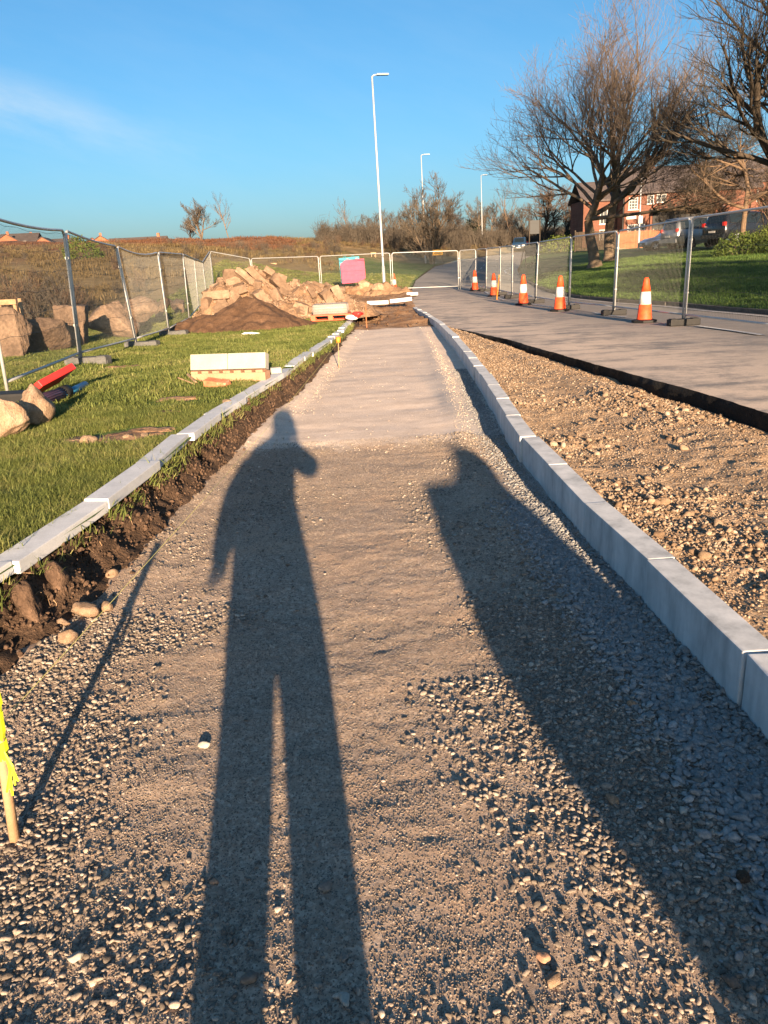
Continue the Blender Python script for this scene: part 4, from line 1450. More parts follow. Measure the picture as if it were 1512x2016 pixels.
slabs = [  # px, py, size, roll in picture (deg), yaw, label
    (428, 585, (.84, .30, .26), 3, 0, 'thick horizontal stone beam lying at the end of the rubble heap'),
    (409, 603, (.22, .3, .42), 0, 0, 'upright stone under the horizontal beam in the rubble heap'),
    (455, 548, (.46, .4, .44), -8, .2, 'square stone block at the upper corner of the rubble heap'),
    (492, 556, (.95, .34, .2), -42, .1, 'long pale slab sloping down the middle of the rubble heap'),
    (512, 551, (.95, .26, .2), -48, .2, 'brown slab sloping beside the long pale one on the rubble heap'),
    (528, 537, (.30, .3, .2), -30, .1, 'small pale block near the top of the rubble heap'),
    (562, 570, (.98, .32, .26), -48, .1, 'grey brown slab leaning over the right flank of the rubble heap'),
    (470, 575, (.5, .3, .22), 20, .4, 'tilted pale lump at the centre of the rubble heap'),
    (460, 596, (.6, .25, .2), 48, .1, 'stone shard leaning left at the foot of the rubble heap'),
    (515, 590, (.55, .4, .3), -60, .5, 'dark edged slab standing low in the rubble heap'),
    (600, 606, (.6, .4, .18), -25, .3, 'flat slab half buried on the low end of the rubble heap'),
    (437, 607, (.45, .3, .26), 25, .6, 'broken block tucked below the stone beam'),
]
for i, (px, py, d_, rl, yw, lab) in enumerate(slabs):
    q = heap_hit(px, py)
    me = slab_mesh('stone_slab', 500 + i, d_)
    o = ob('stone_slab', me, M['rubble'], label=lab, cat='stone slab', group='slabs in the rubble heap')
    o.location = (q[0], q[1] - .05, q[2] + .02)
    o.rotation_euler = (rg.normal(-.2, .15), rad(-rl), yw * .6)
rs = [slab_mesh('stone_lump', 540 + i, (.34 + .05 * (i % 3), .26, .2)) for i in range(7)]
for me in rs:
    me.materials.append(M['rubble'])
k = 0
while k < 46:
    x, y = rg.uniform(-5.6, -.6), rg.uniform(23.0, 26.0)
    hh = float(heap_h(x, y))
    if hh < .12:
        continue
    o = bpy.data.objects.new('stone_lump', rs[k % 7])
    COL.objects.link(o)
    o.location = (x, y, float(heap_z(x, y)) - .06 + hh + .03)
    s_ = rg.uniform(.55, 1.35)
    o.scale = (s_, s_, s_)
    o.rotation_euler = tuple(rg.uniform(-1.2, 1.2, 3))
    tag(o, 'rough sandy stone lump lying loose on the rubble heap', 'stone', 'loose lumps on the rubble heap')
    k += 1
x, y = rg.uniform(-5.8, 0, 9000), rg.uniform(22.8, 27, 9000)
hh = heap_h(x, y)
m_ = (hh > .06) & (rg.rand(9000) < .7)
x, y, hh = x[m_], y[m_], hh[m_]
s_ = .015 + .07 * rg.rand(len(x)) ** 3
P = np.stack([x, y, heap_z(x, y) - .06 + hh + s_ * .3], 1)
scatter('rubble_chunks', [(m2, M['rubble']) for m2 in [rock_mesh('chunk', 560 + i, 2, (1, .85, .7), .25, 9, 1.3) for i in range(6)]], P, rnd_rot(rg, len(P)), s_[:, None] * rg.uniform(.8, 1.2, (len(P), 3)), rg.randint(0, 6, len(P)), heap)
# stones strewn over dug earth
x, y = rg.uniform(-3.0, 1.9, 2600), rg.uniform(21, 42, 2600)
m_ = (x > xL(y) - .5) & (x < np.where(y < 28.2, xK(y) - .1, xC(y) - .1))
x, y = x[m_], y[m_]
s_ = .010 + .045 * rg.rand(len(x)) ** 6
P = np.stack([x, y, np.maximum(z_path(x, y), np.maximum(.06 + eh(x, y), .06 + eh2(x, y)) * (y > 36)) + s_ * .2], 1)
scatter('earth_lumps', [(m2, M['topsoil']) for m2 in [rock_mesh('lump', 580 + i, 2, (1, .85, .7), .3, 6, 1.4) for i in range(6)]], P, rnd_rot(rg, len(P)), s_[:, None] * rg.uniform(.8, 1.2, (len(P), 3)), rg.randint(0, 6, len(P)), path)
for i, (px, py, Y, s_, lab) in enumerate([(745, 567, 38.2, .36, 'squarish sandstone lump on the pale earth heap by the lamp post'), (632, 578, 40.5, .4, 'flat sandstone lump beside the fence panel foot'), (668, 572, 39.6, .42, 'dark wide stone in front of the pink sheet'),
                                       (716, 563, 39.8, .4, 'brown upright stone beside the pink sheet')]):
    q = ony(px, py, Y)
    o = ob('stone', rock_mesh('stone', 600 + i, 3, (1, .8, .7), .2, 8), M['sandstone' if i != 2 else 'boulder'], label=lab, cat='stone', group='stones on the far earth heaps')
    o.location = (q[0], q[1], q[2])
    o.scale = (s_,) * 3

# ================================================================== loose kerbs at the trench end
for (x0p, x1p, yp, Y, lab) in [((722, 595.5), (765, 593.5), 0, 28.6, 'pale loose concrete kerb lying across the trench end, beside the earth'), ((767, 592), (811, 587), 0, 28.6, 'pale loose concrete kerb lying across the trench end, beside the road'), ((800, 578), (823, 577), 0, 35.5, 'short flat concrete slab lying on the road edge')]:
    a, b = ony(x0p[0], x0p[1], Y), ony(x1p[0], x1p[1], Y)
    L = np.linalg.norm(b - a) - .02
    me = bevel_mesh(MB().box((0, 0, 0), (L, .26, .13)).mesh('kerb_block'), .012, 2)
    o = ob('kerb_block', me, M['edging'], label=lab, cat='kerb stone', group='loose kerbs at the trench end')
    o.location = tuple((a + b) / 2 + np.array([0, 0, -.02]))
    o.rotation_euler = (0, -math.atan2(b[2] - a[2], L), 0)

# ================================================================== things on the grass
def gz(x, y):
    return float(z_left(x, y))


# cream kerb on terracotta blocks
q0, q1 = onz(385, 750, .33), onz(529, 751, .33)
cx, cy = (q0[0] + q1[0]) / 2, (q0[1] + q1[1]) / 2
L = q1[0] - q0[0]
e = empty('block_stack', (cx, cy, gz(cx, cy)), math.atan2(q1[1] - q0[1], q1[0] - q0[0]) * .5, label='cream concrete block resting on a notched terracotta row in the grass', cat='block stack')
me = bevel_mesh(MB().box((0, 0, .05), (L - .02, .2, .11)).mesh('terracotta_row'), .006)
ob('terracotta_row', me, M['terracotta'], e, False)
w_ = L / 7
for i in range(7):
    MB().box((-L / 2 + w_ * (i + .5) - .015, 0, .118), (w_ - .05, .18, .03)).build('spacer', M['terracotta'], e, False, False)
for i in range(2):
    me = bevel_mesh(MB().box((-L / 4 - .005 + i * L / 2, 0, 0), (L / 2 - .006, .13, .19)).mesh('concrete_block'), .006, 2)
    o = ob('concrete_block', me, M['cream'], e, False)
    o.location = (0, .02, .222)
    o.rotation_euler = (-.28, 0, 0)
me = bevel_mesh(MB().box((0, 0, 0), (.14, .1, .08)).mesh('white_block'), .008)
o = ob('concrete_offcut', me, M['cream'], label='small pale concrete offcut at the end of the cream block', cat='concrete offcut')
q = onz(536, 730, .40)
o.location = (q[0] + .02, q[1] + .2, gz(q[0], q[1]) + .05)
o.rotation_euler = (0, 0, .2)
q = onz(430, 764, .34)
o = ob('brick', slab_mesh('brick', 610, (.26, .11, .07)), M['brick_red'], label='broken red brick on the grass in front of the cream block', cat='brick')
o.location = (q[0], q[1], gz(q[0], q[1]) + .05)
o.rotation_euler = (.25, .12, -.15)
for a, b, lab in [((371, 745), (386, 757), 'short thick stick in the grass by the cream block'), ((352, 752), (384, 760), 'thin pale stick in the grass by the cream block')]:
    qa, qb = onz(*a, .36), onz(*b, .36)
    MB().tube([(qa[0], qa[1], gz(*qa[:2]) + .07), (qb[0], qb[1], gz(*qb[:2]) + .03)], .018 if a[0] == 371 else .009, 6).build('stick', M['timber'], label=lab, cat='stick')

# red board, pipes, stones by the first fence panel
q = onz(95, 785, .36)
bx0, by0 = q[0], q[1]
e = empty('red_board', (bx0, by0, gz(bx0, by0)), label='red plastic board propped on a purple pipe by the fence', cat='board')
me = bevel_mesh(MB().box((0, 0, 0), (.34, .62, .075)).mesh('panel'), .006)
o = ob('panel', me, M['red_plastic'], e, False)
o.location = (0.02, .05, .20)
o.rotation_euler = (rad(12), rad(-30), rad(-22))
mb = MB()
mb.box((0, .313, 0), (.33, .006, .07))
o2 = ob('end_strip', mb.mesh('end_strip'), flat('grey_lilac', (.22, .20, .26), .5), e, False)
o2.location = o.location
o2.rotation_euler = o.rotation_euler
qa, qb = onz(58, 812, .36), onz(125, 783, .36)
pa, pb = np.array([qa[0], qa[1], gz(*qa[:2]) + .075]), np.array([qb[0], qb[1], gz(*qb[:2]) + .075])
npt = 60
pts = [pa + (pb - pa) * t for t in np.linspace(0, 1, npt)]
e = empty('ribbed_pipe', (pa[0], pa[1], gz(pa[0], pa[1])), label='dark purple ribbed drainage pipe lying under the red board', cat='pipe')
d_ = (pb - pa) / np.linalg.norm(pb - pa)
mb = MB()
mb.tube(pts[::6], .062, 16)
mb.build('pipe_wall', M['purple_pipe'], e, True)
for k in range(16):
    a = k / 16 * 2 * math.pi
    u = np.cross(d_, [0, 0, 1])
    u /= np.linalg.norm(u)
    w2 = np.cross(d_, u)
    off_ = (math.cos(a) * u + math.sin(a) * w2) * .063
    MB().tube([pa + off_, pb + off_], .0055, 5).build('rib', M['purple_pipe'], e, True)
MB().tube([pb - d_ * .02, pb + d_ * .12], .078, 16).build('collar', M['black_plastic'], e, True)
qa, qb = onz(122, 784, .36), onz(168, 760, .36)
mb = MB()
a3, b3 = np.array([qa[0] + .02, qa[1], gz(*qa[:2]) + .05]), np.array([qb[0], qb[1], gz(*qb[:2]) + .05])
e = empty('blue_pipe', tuple(a3), label='bright blue pipe end beyond the purple ribbed pipe', cat='pipe')
mb.tube([a3, b3], .045, 16)
mb.build('pipe_wall', M['blue_pipe'], e, True)
MB().tube([b3 - (b3 - a3) * .02, b3 + (b3 - a3) * .004], .04, 16).build('bore', M['black_plastic'], e, True)
q = onz(14, 797, .36)
me = bevel_mesh(MB().box((0, 0, .06), (.5, .3, .12)).mesh('block'), .03, 2)
o = ob('fence_block', me, M['black_plastic'], label='black plastic foot lying behind the two pale stones', cat='fence block')
o.location = (q[0], q[1] + .2, gz(q[0], q[1]))
for i, (px, py, s_, sc, lab) in enumerate([(12, 842, .20, (1, .6, 1), 'smooth faced pale sandstone lump standing on the grass edge'), (28, 828, .22, (1.0, .6, .95), 'rough sandstone lump behind the smooth faced one')]):
    q = onz(px, 862 if i == 0 else 850, .35)
    yy = q[1] + (0 if i == 0 else .3)
    o = ob('stone', rock_mesh('stone', 620 + i, 4, sc, .13, 5), M['sandstone'], label=lab, cat='stone', group='sandstone lumps by the pipes')
    o.location = (q[0] + (.02 if i == 0 else .10), yy, gz(q[0], yy) + s_ * .72)
    o.scale = (s_,) * 3
    o.rotation_euler = (.1, .2, .4 + i)
for i, (px, py, s_, lab) in enumerate([(172, 873, .09, 'flat pale stone lying in worn grass by the edging'), (252, 862, .05, 'small pale stone in the worn patch of grass'), (285, 858, .05, 'small brown stone in the worn patch of grass'), (212, 876, .045, 'small stone beside the flat pale one'), (447, 792, .06, 'grey stone in the grass against the edging'), (110, 792, .04, 'tiny pale stone under the pipe collar')]):
    q = onz(px, py, .35)
    o = ob('stone', rock_mesh('stone', 640 + i, 3, (1, .7, .42), .16, 5), M['sandstone'], label=lab, cat='stone', group='small stones in the grass')
    o.location = (q[0], q[1], gz(q[0], q[1]) + s_ * .3)
    o.scale = (s_,) * 3
    o.rotation_euler = (0, 0, i)
# orange lumps at the foot of the bank and hanging sods
for i, (px, py, s_, lab) in enumerate([(170, 1215, .062, 'orange brown sandstone lump at the foot of the bank'), (135, 1262, .058, 'flat orange stone at the foot of the bank, closest to the stake'), (210, 1200, .04, 'pointed stone just behind the orange brown lump'), (128, 1238, .034, 'small orange stone between the two larger ones'), (222, 1140, .036, 'small tan stone against the bank wall')]):
    q = onz(px, py, .04)
    o = ob('stone', rock_mesh('stone', 660 + i, 3, (1, .8, .75), .2, 7), M['sandstone'], label=lab, cat='stone', group='stones at the foot of the bank')
    o.location = (q[0], q[1], max(.03, float(z_path(q[0], q[1]))) + s_ * .35)
    o.scale = (s_,) * 3
    o.rotation_euler = (.2 * i, .1, i)
for i, (a, b, r0) in enumerate([((62, 1115), (90, 1195), .045), ((35, 1155), (45, 1215), .035)]):
    qa, qb = onz(*a, .28), onz(*b, .12)
    me = rock_mesh('sod', 680 + i, 3, (.045, .05, .12), .35, 2, 1.5)
    o = ob('hanging_sod', me, M['clod'], label=['long lit sod hanging from the bank under the edging', 'short sod hanging beside the long one'][i], cat='sod', group='sods on the bank')
    o.location = (float(xE(qa[1])) + .09, qa[1], .19)
    o.rotation_euler = (.15, -.25, 0)

# ================================================================== stake, string, pins
q = onz(26, 1652, 0)
sx, sy = q[0], q[1]
top = ony(-14, 1370, sy - .05)
e = empty('marker_stake', (sx, sy, 0), label='wooden stake with hi-vis yellow tape at the bank foot', cat='stake')
d_ = top - np.array([sx, sy, 0])
MB().tube([np.array([sx, sy, -.05]), np.array([sx, sy, 0]) + d_ * 1.02], [.016, .014], 7).build('stake', M['timber'], e, True)
mb = MB()
for t in np.linspace(.62, .98, 7):
    c_ = np.array([sx, sy, 0]) + d_ * t
    mb.tube([c_ - d_ * .03, c_ + d_ * .03], [.019 + .004 * math.sin(t * 40), .02], 9)
mb.build('yellow_tape', M['hivis'], e)
mb = MB()
c_ = np.array([sx, sy, 0]) + d_ * .66
for k in range(5):
    ph = k * 1.1
    mb.tube([c_ + np.array([.012, -.01, 0]), c_ + np.array([.03 + .006 * math.sin(ph), -.02, -.05]), c_ + np.array([.02 + .02 * math.cos(ph), -.02, -.10 - .012 * k])], .0035, 4)
mb.build('loose_tape', M['hivis'], e)
pq = onz(667, 724, 0.0)
ptop = ony(666, 672, pq[1])
stx = np.array([sx, sy, 0]) + d_ * .80
pts = []
for t in np.linspace(0, 1, 40):
    p_ = stx + (ptop - stx) * t
    p_[2] -= .05 * 4 * t * (1 - t)
    pts.append(p_)
MB().tube(pts, .0014, 4).build('string_line', M['string'], label='thin yellow string line stretched from the stake to the pin', cat='string line')
e = empty('marker_pin', tuple(pq), label='thin steel pin with orange cap beside the pale limestone', cat='marker pin')
MB().tube([pq - np.array([0, 0, .1]), ptop], .009, 6).build('rod', M['timber'], e, True)
MB().tube([ptop - np.array([0, 0, .02]), ptop + np.array([0, 0, .07])], [.035, .04], 8).build('cap', M['orange'], e, True)
pq = onz(722, 645, -.02)
e = MB().tube([pq - np.array([0, 0, .1]), pq + np.array([0, 0, .62])], .016, 6).build('marker_pin', M['timber_orange'], label='rusty marker pin standing in the dug earth past the limestone', cat='marker pin')

# ================================================================== pallet with wrapped slabs
qa, qb = onz(612, 637, .14), onz(690, 634, .14)
cx, cy = (qa[0] + qb[0]) / 2, qa[1] + .4
L = qb[0] - qa[0]
zz = gz(cx, cy)
e = empty('plastic_pallet', (cx, cy, zz + .05), label='red plastic pallet on the grass under wrapped slabs', cat='pallet')
MB().box((0, 0, .145), (L, .75, .03)).build('deck', M['red_pallet'], e, False, False)
for i in (-1, 0, 1):
    for j in (-1, 0, 1):
        MB().box((i * (L / 2 - .07), j * .31, .065), (.13, .12, .13)).build('leg', M['red_pallet'], e, False, False)
for j in (-1, 1):
    MB().box((0, j * .315, .012), (L, .1, .02)).build('runner', M['red_pallet'], e, False, False)
w = empty('wrapped_slabs', (cx, cy, zz + .212), label='stack of pale slabs in clear plastic on the red pallet', cat='slab stack')
for k in range(4):
    me = bevel_mesh(MB().box((.0, 0, .034 + k * .068), (L - .14 - .01 * k, .6, .064)).mesh('slab'), .006)
    ob('slab', me, M['pale_slab'], w, False)
V, F = ico(3)
V = np.sign(V) * np.abs(V) ** .35 * np.array([(L - .06) / 2, .36, .15])
V *= (1 + .03 * vn3(V * 7, 3))[:, None]
V[:, 2] += .15
ob('plastic_wrap', npmesh('plastic_wrap', V, F, False), M['wrap'], w, False)
q = onz(580, 626, .2)
o = ob('white_bag', rock_mesh('white_bag', 700, 3, (1, .8, .6), .25, 2), M['white_bag'], label='crumpled white bag on the soil beside the pallet', cat='bag')
o.location = (q[0], q[1], q[2] + .05)
o.scale = (.17,) * 3
for px, py, mt, lab, s_ in [(704, 620, 'red_plastic', 'crumpled red plastic sheet on the bank beside the pallet', .18), (693, 626, 'white_bag', 'folded white sheet on the edging beside the pallet', .16)]:
    q = onz(px, py, .26)
    o = ob('plastic_sheet', rock_mesh('plastic_sheet', int(px), 3, (1, .7, .5), .3, 5), M[mt], label=lab, cat='plastic sheet')
    o.location = (q[0], q[1], q[2])
    o.scale = (s_,) * 3
q = onz(495, 661, .15)
o = ob('white_cloth', rock_mesh('white_cloth', 705, 3, (1.3, .5, .22), .4, 3, 1.6), M['white_bag'], label='scrap of white cloth lying on the grass before the soil heap', cat='cloth')
o.location = (q[0], q[1], gz(q[0], q[1]) + .04)
o.scale = (.17,) * 3

# pink and turquoise sheets
def board(name, px0, px1, py0, py1, Y, mat, lab, tilt, roll, notch):
    a, b = ony(px0, py1, Y), ony(px1, py1, Y)
    t = ony(px0, py0, Y)
    W, H_ = b[0] - a[0], t[2] - a[2]
    e = empty(name, ((a[0] + b[0]) / 2, Y, a[2]), label=lab, cat='sheet')
    pr = [(-W / 2, 0), (W * .30, 0), (W / 2, .28 * H_ * .6), (W / 2, H_), (-W * .28, H_), (-W / 2, H_ * .86)] if notch else [(-W / 2, 0), (W / 2, 0), (W / 2, H_), (-W / 2, H_)]
    k = len(pr)
    th = .035
    V = [(x, -th, z) for x, z in pr] + [(x, th, z) for x, z in pr]
    F = [tuple(range(k)), tuple(range(k, 2 * k))[::-1]] + [(i, i + k, (i + 1) % k + k, (i + 1) % k) for i in range(k)]
    MB().add(V, F).build('panel', mat, e, False, False)
    MB().box((0, -th - .012, H_ * .52), (W * .98, .03, .03)).build('rib', mat, e, False, False)
    MB().box((0, -th - .008, H_ * .93), (W * .5, .02, .06)).build('rib', mat, e, False, False)
    for s_ in (-.2, .2):
        MB().tube([(s_ * W - .07, 0, H_ - .01), (s_ * W - .05, 0, H_ + .07), (s_ * W + .05, 0, H_ + .07), (s_ * W + .07, 0, H_ - .01)], .012, 6).build('handle', mat, e, False, False)
    e.rotation_euler = (tilt, roll, 0)
    return e


board('sheet', 674, 721, 512, 558, 44.6, M['pink'], 'upright pink plastic sheet leaning behind the far fence', -.10, -.04, True)
board('sheet', 672, 712, 507, 556, 45.1, M['turq'], 'turquoise plastic sheet standing behind the pink one', -.08, -.05, False)

# ================================================================== boulders
def boulder_mesh(name, seed, sc):
    r = np.random.RandomState(seed)
    bm = bmesh.new()
    for k in range(10):
        d = r.normal(size=3)
        d /= np.linalg.norm(d)
        d = np.sign(d) * np.abs(d) ** .7
        bm.verts.new(tuple(d * r.uniform(.85, 1.1)))
    res = bmesh.ops.convex_hull(bm, input=bm.verts[:])
    bmesh.ops.delete(bm, geom=[g for g in res['geom_interior'] if isinstance(g, bmesh.types.BMVert)], context='VERTS')
    bmesh.ops.triangulate(bm, faces=bm.faces[:])
    for _ in range(4):
        long_e = [e_ for e_ in bm.edges if e_.calc_length() > .14]
        if not long_e:
            break
        bmesh.ops.subdivide_edges(bm, edges=long_e, cuts=1)
        bmesh.ops.triangulate(bm, faces=bm.faces[:])
    bm.verts.index_update()
    V = np.array([v.co[:] for v in bm.verts])
    F = np.array([[v.index for v in f.verts] for f in bm.faces])
    bm.free()
    o_ = r.uniform(-50, 50, 3)
    N_ = V / np.linalg.norm(V, axis=1)[:, None]
    # bedding planes: shallow steps across the face
    step = np.round((V @ np.array([.25, .1, .96])) * 5 + vn3(V * 2 + o_, seed) * 1.2)
    V = V + N_ * (vn3(V * 2.2 + o_, seed) * .06 + vn3(V * 6 + o_, seed + 2) * .03 + ((step * 7919) % 5 / 5 - .4) * .05)[:, None]
    return npmesh(name, V * np.array(sc), F, False)


bl = [(18, 722, 48, 104, 15.2, (1.0, .8, 1.0), 'large split boulder at the end of the row, tallest'), (92, 712, 46, 74, 16.2, (1.2, .8, .8), 'low shaded boulder between two larger ones'),
      (152, 692, 58, 82, 17.6, (1.3, .9, .85), 'broad flat topped boulder, third along the row'), (226, 668, 48, 72, 20.0, (1.1, .9, .9), 'angular boulder behind the sagging fence panel'),
      (283, 640, 30, 58, 24.0, (1.1, .9, 1.0), 'domed boulder beyond the angular one'), (322, 626, 20, 42, 28.0, (1.1, .9, 1.0), 'small distant boulder, second from the end of the row'),
      (352, 615, 16, 32, 31.0, (1.1, .9, .9), 'farthest small boulder of the row')]
for i, (px, pyb, hw, hh, Y, sc, lab) in enumerate(bl):
    c_ = ony(px, pyb, Y)
    k = Y / FPX * 1.03
    o = ob('boulder', boulder_mesh('boulder', 720 + i * 3, sc), M['boulder'], label=lab, cat='boulder', group='boulders along the grass')
    zb = gz(c_[0], Y)
    rx = hw * k
    rz_ = hh * k * .62
    o.location = (c_[0], Y, zb + rz_ * .55)
    o.scale = (rx / sc[0] * 1.2, rx * .9, rz_ / sc[2])
    o.rotation_euler = (0, .05, i * .9)

# timber frames: young tree stakes beyond the boulders
def stake_frame(px0, px1, py0, py1, Y, lab):
    a, b = ony(px0, py1, Y), ony(px1, py1, Y)
    h = ony(px0, py0, Y)[2] - a[2]
    e = empty('tree_stakes', tuple((a + b) / 2), label=lab, cat='tree stakes', group='timber tree stakes')
    zb = min(a[2], gz(a[0], Y))
    for p_ in (a, b, (a + b) / 2 + np.array([.1, .5, 0])):
        MB().tube([(p_[0], p_[1], zb - .2), (p_[0], p_[1], a[2] + h)], .045, 8).build('post', M['timber'], e, True)
    MB().box(((a[0] + b[0]) / 2, Y - .05, a[2] + h - .06), (b[0] - a[0] + .15, .04, .12)).build('crossbar', M['timber'], e)


stake_frame(3, 33, 590, 622, 19.0, 'square timber stake frame behind the tallest boulder')
stake_frame(536, 545, 518, 545, 62, 'pair of pale stakes on the rise behind the rubble heap')
stake_frame(578, 584, 520, 540, 66, 'pair of pale stakes behind the far fence beside the pink sheet')
stake_frame(732, 740, 497, 515, 84, 'pair of thin stakes beyond the grass behind the lamp post')

# ================================================================== trees
def seg_mesh(name, segs, sides):
    A = np.array([s[0] for s in segs])
    B = np.array([s[1] for s in segs])
    ra = np.array([s[2] for s in segs])
    rb = np.array([s[3] for s in segs])
    T = B - A
    T /= np.linalg.norm(T, axis=1)[:, None] + 1e-9
    ref = np.where(np.abs(T[:, 2:3]) < .9, np.array([[0, 0, 1.0]]), np.array([[1.0, 0, 0]]))
    u = np.cross(T, ref)
    u /= np.linalg.norm(u, axis=1)[:, None]
    w = np.cross(T, u)
    a = np.linspace(0, 2 * math.pi, sides, endpoint=False)
    n = len(segs)
    ring = np.cos(a)[None, :, None] * u[:, None, :] + np.sin(a)[None, :, None] * w[:, None, :]
    V = np.concatenate([A[:, None, :] + ring * ra[:, None, None], B[:, None, :] + ring * rb[:, None, None]], 1).reshape(-1, 3)
    base = np.arange(n)[:, None] * 2 * sides
    j = np.arange(sides)[None, :]
    F = np.stack([base + j, base + (j + 1) % sides, base + sides + (j + 1) % sides, base + sides + j], -1).reshape(-1, 4)
    return npmesh(name, V, F, sides > 4)


def grow(seed, H, r0, fork, levels, spread, up, lens=None, spr=None, twig_r=.007, wob=.16, lean=(0, 0), droop=0.0, stems=1, stem_spread=.25, len0=.62, ratio=.62):
    """levels: children per branch at each level. returns coarse and fine segments"""
    R = random.Random(seed)
    g = R.gauss
    coarse, fine = [], []
    nl = len(levels)

    def norm(d):
        l = math.sqrt(d[0] ** 2 + d[1] ** 2 + d[2] ** 2) or 1
        return (d[0] / l, d[1] / l, d[2] / l)

    def branch(p, d, L, r, lev):
        n = 5 if lev <= 1 else (4 if lev == 2 else (3 if lev < nl else 2))
        pts = [p]
        rs = [r]
        rend = max(r * (.42 if lev < nl else .5), twig_r * .6)
        tro = up * (.05 + .035 * lev) - droop * (.04 * lev)
        for i in range(n):
            s = L / n
            d = norm((d[0] + g(0, wob), d[1] + g(0, wob), d[2] + g(0, wob * .8) + tro))
            if not droop and lev >= 1 and d[2] < .02:
                d = norm((d[0], d[1], .02))
            p = (p[0] + d[0] * s, p[1] + d[1] * s, p[2] + d[2] * s)
            pts.append(p)
            rs.append(r + (rend - r) * (i + 1) / n)
        tgt = coarse if lev <= 2 and r > .018 else fine
        for i in range(n):
            tgt.append((pts[i], pts[i + 1], rs[i], rs[i + 1]))
        if lev >= nl:
            return
        m = levels[lev]
        for k in range(m):
            t = .22 + .78 * (k + R.random()) / m
            if lev == 0:
                t = fork + (1 - fork) * (k + R.random()) / m
            f = t * n
            i = min(int(f), n - 1)
            fr = f - i
            q = tuple(pts[i][c] + (pts[i + 1][c] - pts[i][c]) * fr for c in range(3))
            dd = norm(tuple(pts[i + 1][c] - pts[i][c] for c in range(3)))
            a = R.uniform(0, 6.283)
            sp = (spr[lev] if spr else spread) * R.uniform(.55, 1.3)
            u = norm((-dd[1], dd[0], .001)) if abs(dd[2]) < .95 else (1, 0, 0)
            w = (dd[1] * u[2] - dd[2] * u[1], dd[2] * u[0] - dd[0] * u[2], dd[0] * u[1] - dd[1] * u[0])
            side = tuple(u[c] * math.cos(a) + w[c] * math.sin(a) for c in range(3))
            nd_ = norm(tuple(dd[c] * math.cos(sp) + side[c] * math.sin(sp) for c in range(3)))
            rr = max((rs[i] + (rs[i + 1] - rs[i]) * fr) * R.uniform(.5, .72), twig_r)
            LL = L * ratio * R.uniform(.75, 1.15) * (1.12 - .45 * t if lev else 1.25 - .4 * t)
            if lens:
                LL = lens[lev + 1] * R.uniform(.7, 1.15) * (1.15 - .35 * t)
            branch(q, nd_, LL, rr, lev + 1)

    for s_ in range(stems):
        a = s_ / max(stems, 1) * 6.283 + R.uniform(0, .8)
        d = norm((lean[0] + (math.cos(a) * stem_spread if stems > 1 else 0), lean[1] + (math.sin(a) * stem_spread if stems > 1 else 0), 1.0))
        k = 1 if s_ == 0 else R.uniform(.75, 1)
        branch((0.0, 0.0, -.15), d, (lens[0] if lens else H * len0) * k, r0 * k, 0)
    return coarse, fine


def tree(name, loc, args, mats, label, cat='tree', group=None, scale=1.0, rz=0.0, shared=None, flare=True):
    e = empty(name, loc, rz, label=label, cat=cat, group=group)
    if shared is None:
        coarse, fine = grow(*args[0], **args[1])
        if flare:
            r0 = args[0][2]
            coarse.append(((0, 0, -.2), (0, 0, .35), r0 * 1.55, r0 * 1.02))
        shared = (seg_mesh('trunk', coarse, 8), seg_mesh('crown', fine, 3))
        shared[0].materials.append(M[mats[0]])
        shared[1].materials.append(M[mats[1]])
    ob('trunk', shared[0], None, e, False)
    ob('crown', shared[1], None, e, False)
    e.scale = (scale,) * 3
    return shared


def rz_(x, Y):
    return float(z_right(x, Y))


# the twin bare trees on the lawn
q = ony(1172, 508, 44)
tree('bare_tree', (q[0], 44, rz_(q[0], 44)), ((3, 13.2, .34, .60, [10, 7, 6, 5, 2], .80, .55), dict(twig_r=.0066, wob=.17, lean=(.04, 0), lens=[4.4, 7.2, 3.6, 2.0, 1.1, .7], spr=[1.1, .6, .6, .65, .65])), ('bark', 'twig_red'), 'big spreading bare tree on the lawn before the brick house, front trunk of the pair', group='bare trees on the lawn')
q = ony(1201, 498, 47.5)
tree('bare_tree', (q[0], 47.5, rz_(q[0], 47.5)), ((9, 14.2, .34, .55, [8, 7, 6, 4, 2], .62, .7), dict(twig_r=.0066, wob=.16, lens=[6.0, 6.2, 3.4, 1.9, 1.1, .7], spr=[.8, .55, .55, .6, .6])), ('bark', 'twig_red'), 'tall bare tree with paler trunk just behind the big spreading one', group='bare trees on the lawn')
# the tree whose limbs enter from beyond the frame
tree('bare_tree', (13.9, 26.0, rz_(13.9, 26.0)), ((21, 15.5, .34, .22, [14, 9, 7, 6, 3], .72, .9), dict(twig_r=.0048, wob=.16, lens=[8.0, 6.5, 3.4, 1.8, 1.0, .6], spr=[.95, .6, .6, .65, .65])), ('bark_dark', 'twig_dark'), 'bare tree at the picture edge, dark limbs reaching over the parked cars', group='bare trees on the lawn')
# small pale-trunked tree in the bush
q = ony(1466, 452, 38)
tree('bare_tree', (q[0], 38, rz_(q[0], 38)), ((33, 7.4, .15, .40, [13, 10, 8, 6], .95, .15), dict(twig_r=.0065, wob=.18, lens=[5.4, 3.6, 2.0, 1.1, .7], spr=[1.15, .7, .65, .65], droop=.3, lean=(.02, 0))), ('bark_pale', 'twig_dark'), 'small bare tree with a sunlit pale trunk rising from the green bush', group='bare trees on the lawn')
# many-stemmed tree on the verge up the road
q = ony(850, 503, 80)
tree('bare_tree', (q[0], 80, float(z_left(q[0], 80))), ((41, 9.4, .17, .2, [8, 7, 6, 4], .75, .9), dict(twig_r=.013, wob=.13, ratio=.60, len0=.56, stems=4, stem_spread=.42)), ('bark', 'twig_grey'), 'many-stemmed bare tree on the verge behind the second lamp post')
